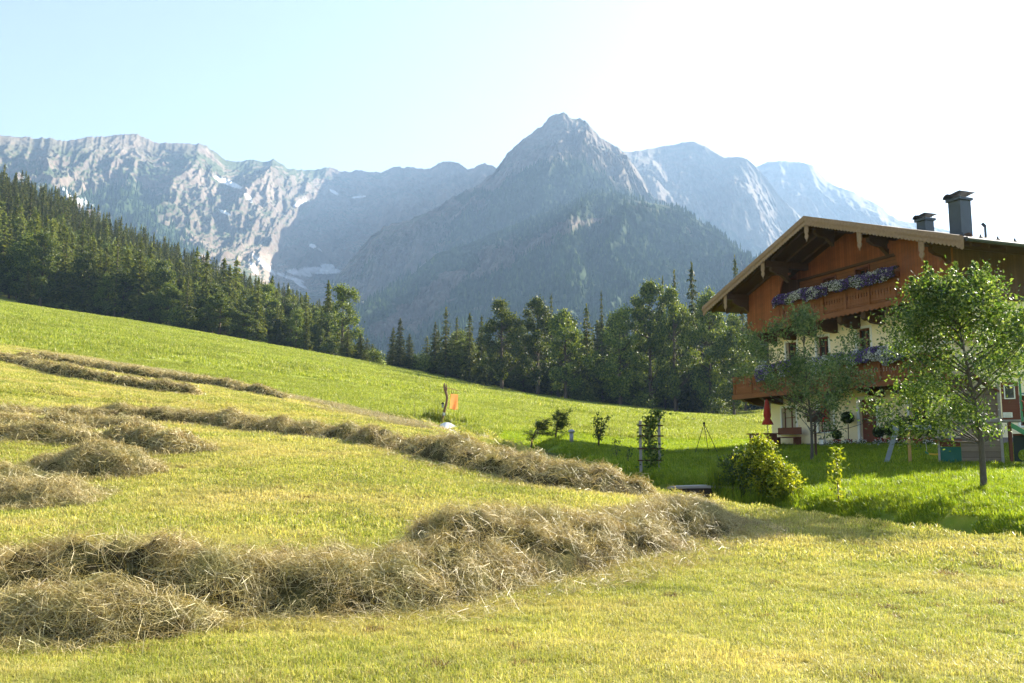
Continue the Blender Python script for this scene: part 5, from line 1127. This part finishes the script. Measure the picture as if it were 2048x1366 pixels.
for x, label in ((2.05, 'long red planter along the wall right of the door'), (4.0, 'long red planter along the wall behind the swing')):
    q = hp(x, .82, 0); q.z = h1(q.x, q.y); o = MB().box(-.55, .55, -.12, .12, -.02, .2).box(-.58, .58, -.14, .14, .2, .24).build('planter', M['terracotta'], None, q); o.rotation_euler = (0, 0, HROT); tag(o, label, 'planter')
gg = np.random.default_rng(91)
for k in range(16):                                        # white flowers and stones edging the lawn along the house
    x = -1.0 + k * .42 + gg.normal(0, .08); q = hp(x, -.15 + gg.normal(0, .1), 0); q.z = h1(q.x, q.y)
    if k % 2: 
        mb = MB(); r_ = gg.uniform(.07, .14); vs = [(r_ * math.cos(a) * math.cos(b) * gg.uniform(.8, 1.2), r_ * math.sin(a) * math.cos(b) * gg.uniform(.8, 1.2), r_ * .7 * math.sin(b) + .03) for b in (-.8, 0, .8) for a in np.linspace(0, 5.5, 8)] + [(0, 0, r_ * .75)]
        mb.add(vs, [(i * 8 + j, i * 8 + (j + 1) % 8, (i + 1) * 8 + (j + 1) % 8, (i + 1) * 8 + j) for i in range(2) for j in range(8)] + [(16 + j, 16 + (j + 1) % 8, 24) for j in range(8)])
        tag(mb.build('edging_stone', M['stone'], None, q, sm=True), 'pale rounded stone edging the flower bed along the house', 'stone', 'stones edging the flower bed')
    else:
        o = empty('flower_plant', q); tag(o, 'low white flowering plant in the bed along the house', 'flower', 'white flowers along the house'); P_ = gg.normal(size=(160, 3)) * np.array([.13, .13, .07]) + np.array([0, 0, .12])
        V, F = leaves(P_, .04, .02, gg); leafobj('foliage', V, F, M['dark'], o); V, F = leaves(P_[:70] + np.array([0, -.03, .05]), .03, .028, gg); leafobj('blossom', V, F, M['whitefl'], o)
# swing frame
D0 = 27.5; k_ = D0 / FPX
p = put(1818, D0); o = empty('swing_set', p, face(p)); tag(o, 'wooden swing frame with slanted pale leg left of the playhouse', 'swing')
MB().box(-.05, .05, -.05, .05, -.2, 1.04).build('post', M['yellowpost'], o)
MB().prism([(-.78, -.05), (-.63, -.05), (-.28, 1.05), (-.42, 1.05)], -.06, -.01).build('leg', M['paleplank'], o); MB().prism([(1.12, .75), (1.2, .75), (1.0, 1.1), (.9, 1.1)], -.06, -.01).build('brace', M['paleplank'], o)
MB().box(-.45, 1.6, -.0501, .05, 1.045, 1.19).build('beam', M['paleplank'], o)
q = put(1868, D0 - .1); s_ = empty('garden_swing', q + Vector((0, 0, .28)), face(q)); tag(s_, 'yellow and green plastic swing seat hanging on ropes', 'swing seat')
pr = [(-.24, .08), (-.15, .02), (0, 0), (.15, .02), (.24, .08)]; MB().prism(pr + [(x, z - .05) for x, z in pr[::-1]], -.08, .08).build('seat', mat_plain('yellow_plastic', (.7, .42, .02), .35, .08, 3, .5), s_)
MB().prism([(-.27, .09), (-.17, .03), (-.17, -.03), (-.27, .02)], -.09, .09).build('seat_end', M['greenplastic'], s_)
for x in (-.22, .2): MB().tube([(x, 0, .07), (x * .9 - .06, 0, .85)], .01, 5).build('rope', M['rope'], s_)
# play tower
p = put(1936, 26.5); p.z += .02; o = empty('play_tower', p, face(p)); tag(o, 'weathered wooden play tower with green panels and slide', 'play tower'); k_ = 26.5 / FPX
X = lambda px: (px - 1936) * k_
Z = lambda py: (927 - py) * k_
MB().box(X(1923), X(1992), 0, .05, 0, Z(846)).build('plank_wall', M['greywood'], o)
MB().box(X(1992) + .003, X(1997), -.03, .07, -.1, Z(768)).box(X(1881), X(1885), -.02, .06, -.1, Z(842)).build('post', M['greypost'], o)
MB().box(X(1885) + .003, X(1923) - .003, .0, .03, .0, Z(895)).build('green_panel', M['green'], o)
MB().box(X(1876), X(1925), -.18, .25, Z(883), Z(880)).box(X(1884), X(1922), .005, .045, Z(894), Z(884)).build('counter', M['redwood'], o)
MB().box(X(1881), X(1995), -.05, 1.4, -.12, -.02).build('sill', M['greypost'], o)
MB().box(X(1881), X(1886), 1.2, 1.27, -.1, Z(842)).box(X(1992), X(1997), 1.2, 1.27, -.1, Z(768)).build('post', M['greypost'], o)
MB().box(X(1905), X(1999), .06, 1.25, Z(846) + .003, Z(840)).build('platform', M['greypost'], o)
MB().box(X(1928), X(1991), .09, .13, Z(839), Z(778)).build('upper_wall', M['greywood'], o)
ro = MB(); ro.prism([(X(1900), Z(785)), (X(1948), Z(745)), (X(1996), Z(785)), (X(1996), Z(789)), (X(1948), Z(750)), (X(1900), Z(789))], -.1, 1.4).build('roof', M['redwood'], o)
# right part of the tower: raised cabin, sign, slide
cb = MB(); holed(cb, X(1999), X(2029), Z(842), Z(768), [(X(2006), X(2021), Z(800), Z(777))], -.02, .05); cb.box(X(1999), X(2029), .031, .9, Z(842), Z(838)).add([(X(2029), -.02, Z(842)), (X(2029), .9, Z(842)), (X(2029), .9, Z(768)), (X(2029), -.02, Z(768))], [(0, 1, 2, 3)]); cb.build('cabin', M['redwood'], o)
wf = MB()
for a, b, c, d in ((2004, 2006, 802, 775), (2021, 2023, 802, 775), (2006, 2021, 777, 775), (2006, 2021, 802, 800)): wf.box(X(a), X(b), -.045, -.022, Z(c), Z(d))
wo = wf.build('window', M['white'], o); MB().box(X(2006) + .002, X(2021) - .002, .032, .035, Z(800), Z(777)).build('pane', M['glass'], wo)
MB().box(X(1998), X(2030), -.03, .95, Z(846), Z(842) - .003).build('cabin_floor', M['greypost'], o)
sg = MB().box(X(2000), X(2016), -.04, -.025, Z(838), Z(828)).build('sign', M['white'], o)
for z in (831, 833.5, 836): MB().box(X(2002), X(2014), -.043, -.0405, Z(z + .4), Z(z - .4)).build('text_line', M['grey'], sg)
MB().box(X(2008), X(2013), .0, .08, -.1, Z(846) - .002).box(X(2008), X(2013), .85, .93, -.1, Z(846) - .002).build('post', M['redwood'], o)
MB().box(X(2030), X(2034), -.03, .05, Z(846), Z(740)).build('post', M['greenplastic'], o)
MB().tube([(X(2033), -.05, Z(806)), (X(2036), -.12, Z(808)), (X(2037), -.12, Z(822)), (X(2033), -.05, Z(825))], .018, 6).build('grab_handle', M['terracotta'], o)
for z in (790, 838): MB().box(X(2034) + .003, X(2075), -.0, .05, Z(z + 3), Z(z)).build('rail', M['paleplank'], o)
for x in (2041, 2049, 2058, 2067): MB().box(X(x), X(x + 4), .002, .03, Z(835), Z(793)).build('baluster', M['rail'], o)
MB().box(X(2034), X(2080), -.03, .95, Z(846), Z(842)).build('landing', M['greypost'], o)
sl = MB(); pr = [(X(2012), Z(848)), (X(2020), Z(853)), (X(2030), Z(860)), (X(2045), Z(870)), (X(2065), Z(878)), (X(2090), Z(884))]
sl.prism(pr + [(x, z - .16) for x, z in pr[::-1]], -.18, -.14).prism([(x, z - .1) for x, z in pr] + [(x, z - .14) for x, z in pr[::-1]], -.139, .3).build('slide', M['greenplastic'], o)
bp = MB(); n = 18; cx_, cz_, rr = X(2030), Z(911), .14
bx0, bx1, bz0, bz1 = X(2014), X(2085), Z(923), Z(873)
ring = [(cx_ + rr * math.cos(2 * math.pi * i / n), cz_ + rr * 1.15 * math.sin(2 * math.pi * i / n)) for i in range(n)]
def onbox(c): 
    ax, az = c[0] - cx_, c[1] - cz_; t = min([(bx1 - cx_) / ax if ax > 1e-6 else 9e9, (bx0 - cx_) / ax if ax < -1e-6 else 9e9, (bz1 - cz_) / az if az > 1e-6 else 9e9, (bz0 - cz_) / az if az < -1e-6 else 9e9]); return (cx_ + ax * t, cz_ + az * t)
outr = [onbox(c) for c in ring]
for i in range(n):
    j = (i + 1) % n; poly = [ring[i], ring[j], outr[j]] + ([(bx0 if (outr[i][0] + outr[j][0]) / 2 < cx_ else bx1, bz0 if (outr[i][1] + outr[j][1]) / 2 < cz_ else bz1)] if abs(outr[i][0] - outr[j][0]) > 1e-4 and abs(outr[i][1] - outr[j][1]) > 1e-4 else []) + [outr[i]]
    bp.add([(x, .0, z) for x, z in poly], [tuple(range(len(poly)))]).add([(x, .04, z) for x, z in poly], [tuple(range(len(poly)))[::-1]])
bp.build('hole_panel', M['blackboard'], o); MB().box(bx0, bx1, -.02, .06, bz1, bz1 + .05).build('panel_rail', M['redwood'], o)
# small stones on the shady meadow edge and at the stream
for px, d, r_, label in ((1180, 153, .6, 'grey boulder at the shady foot of the tree belt'), (1196, 152, .45, 'smaller boulder right of the grey one at the belt foot'), (1010, 42.5, .22, 'pale stone at the mouth of the dark ditch'), (1805, 17.9, .13, 'grey stone poking from the stream bank'), (1890, 17.2, .16, 'flat grey stone in the stream bank under the pear tree')):
    gg = np.random.default_rng(int(px)); vs = [(r_ * math.cos(a) * math.cos(b) * gg.uniform(.8, 1.2), r_ * math.sin(a) * math.cos(b) * gg.uniform(.8, 1.2), r_ * .65 * math.sin(b) + .1 * r_) for b in (-.8, 0, .8) for a in np.linspace(0, 5.5, 8)] + [(0, 0, r_ * .75)]
    tag(MB().add(vs, [(i * 8 + j, i * 8 + (j + 1) % 8, (i + 1) * 8 + (j + 1) % 8, (i + 1) * 8 + j) for i in range(2) for j in range(8)] + [(16 + j, 16 + (j + 1) % 8, 24) for j in range(8)]).build('stone', M['plinth'], None, put(px, d), sm=True), label, 'stone')
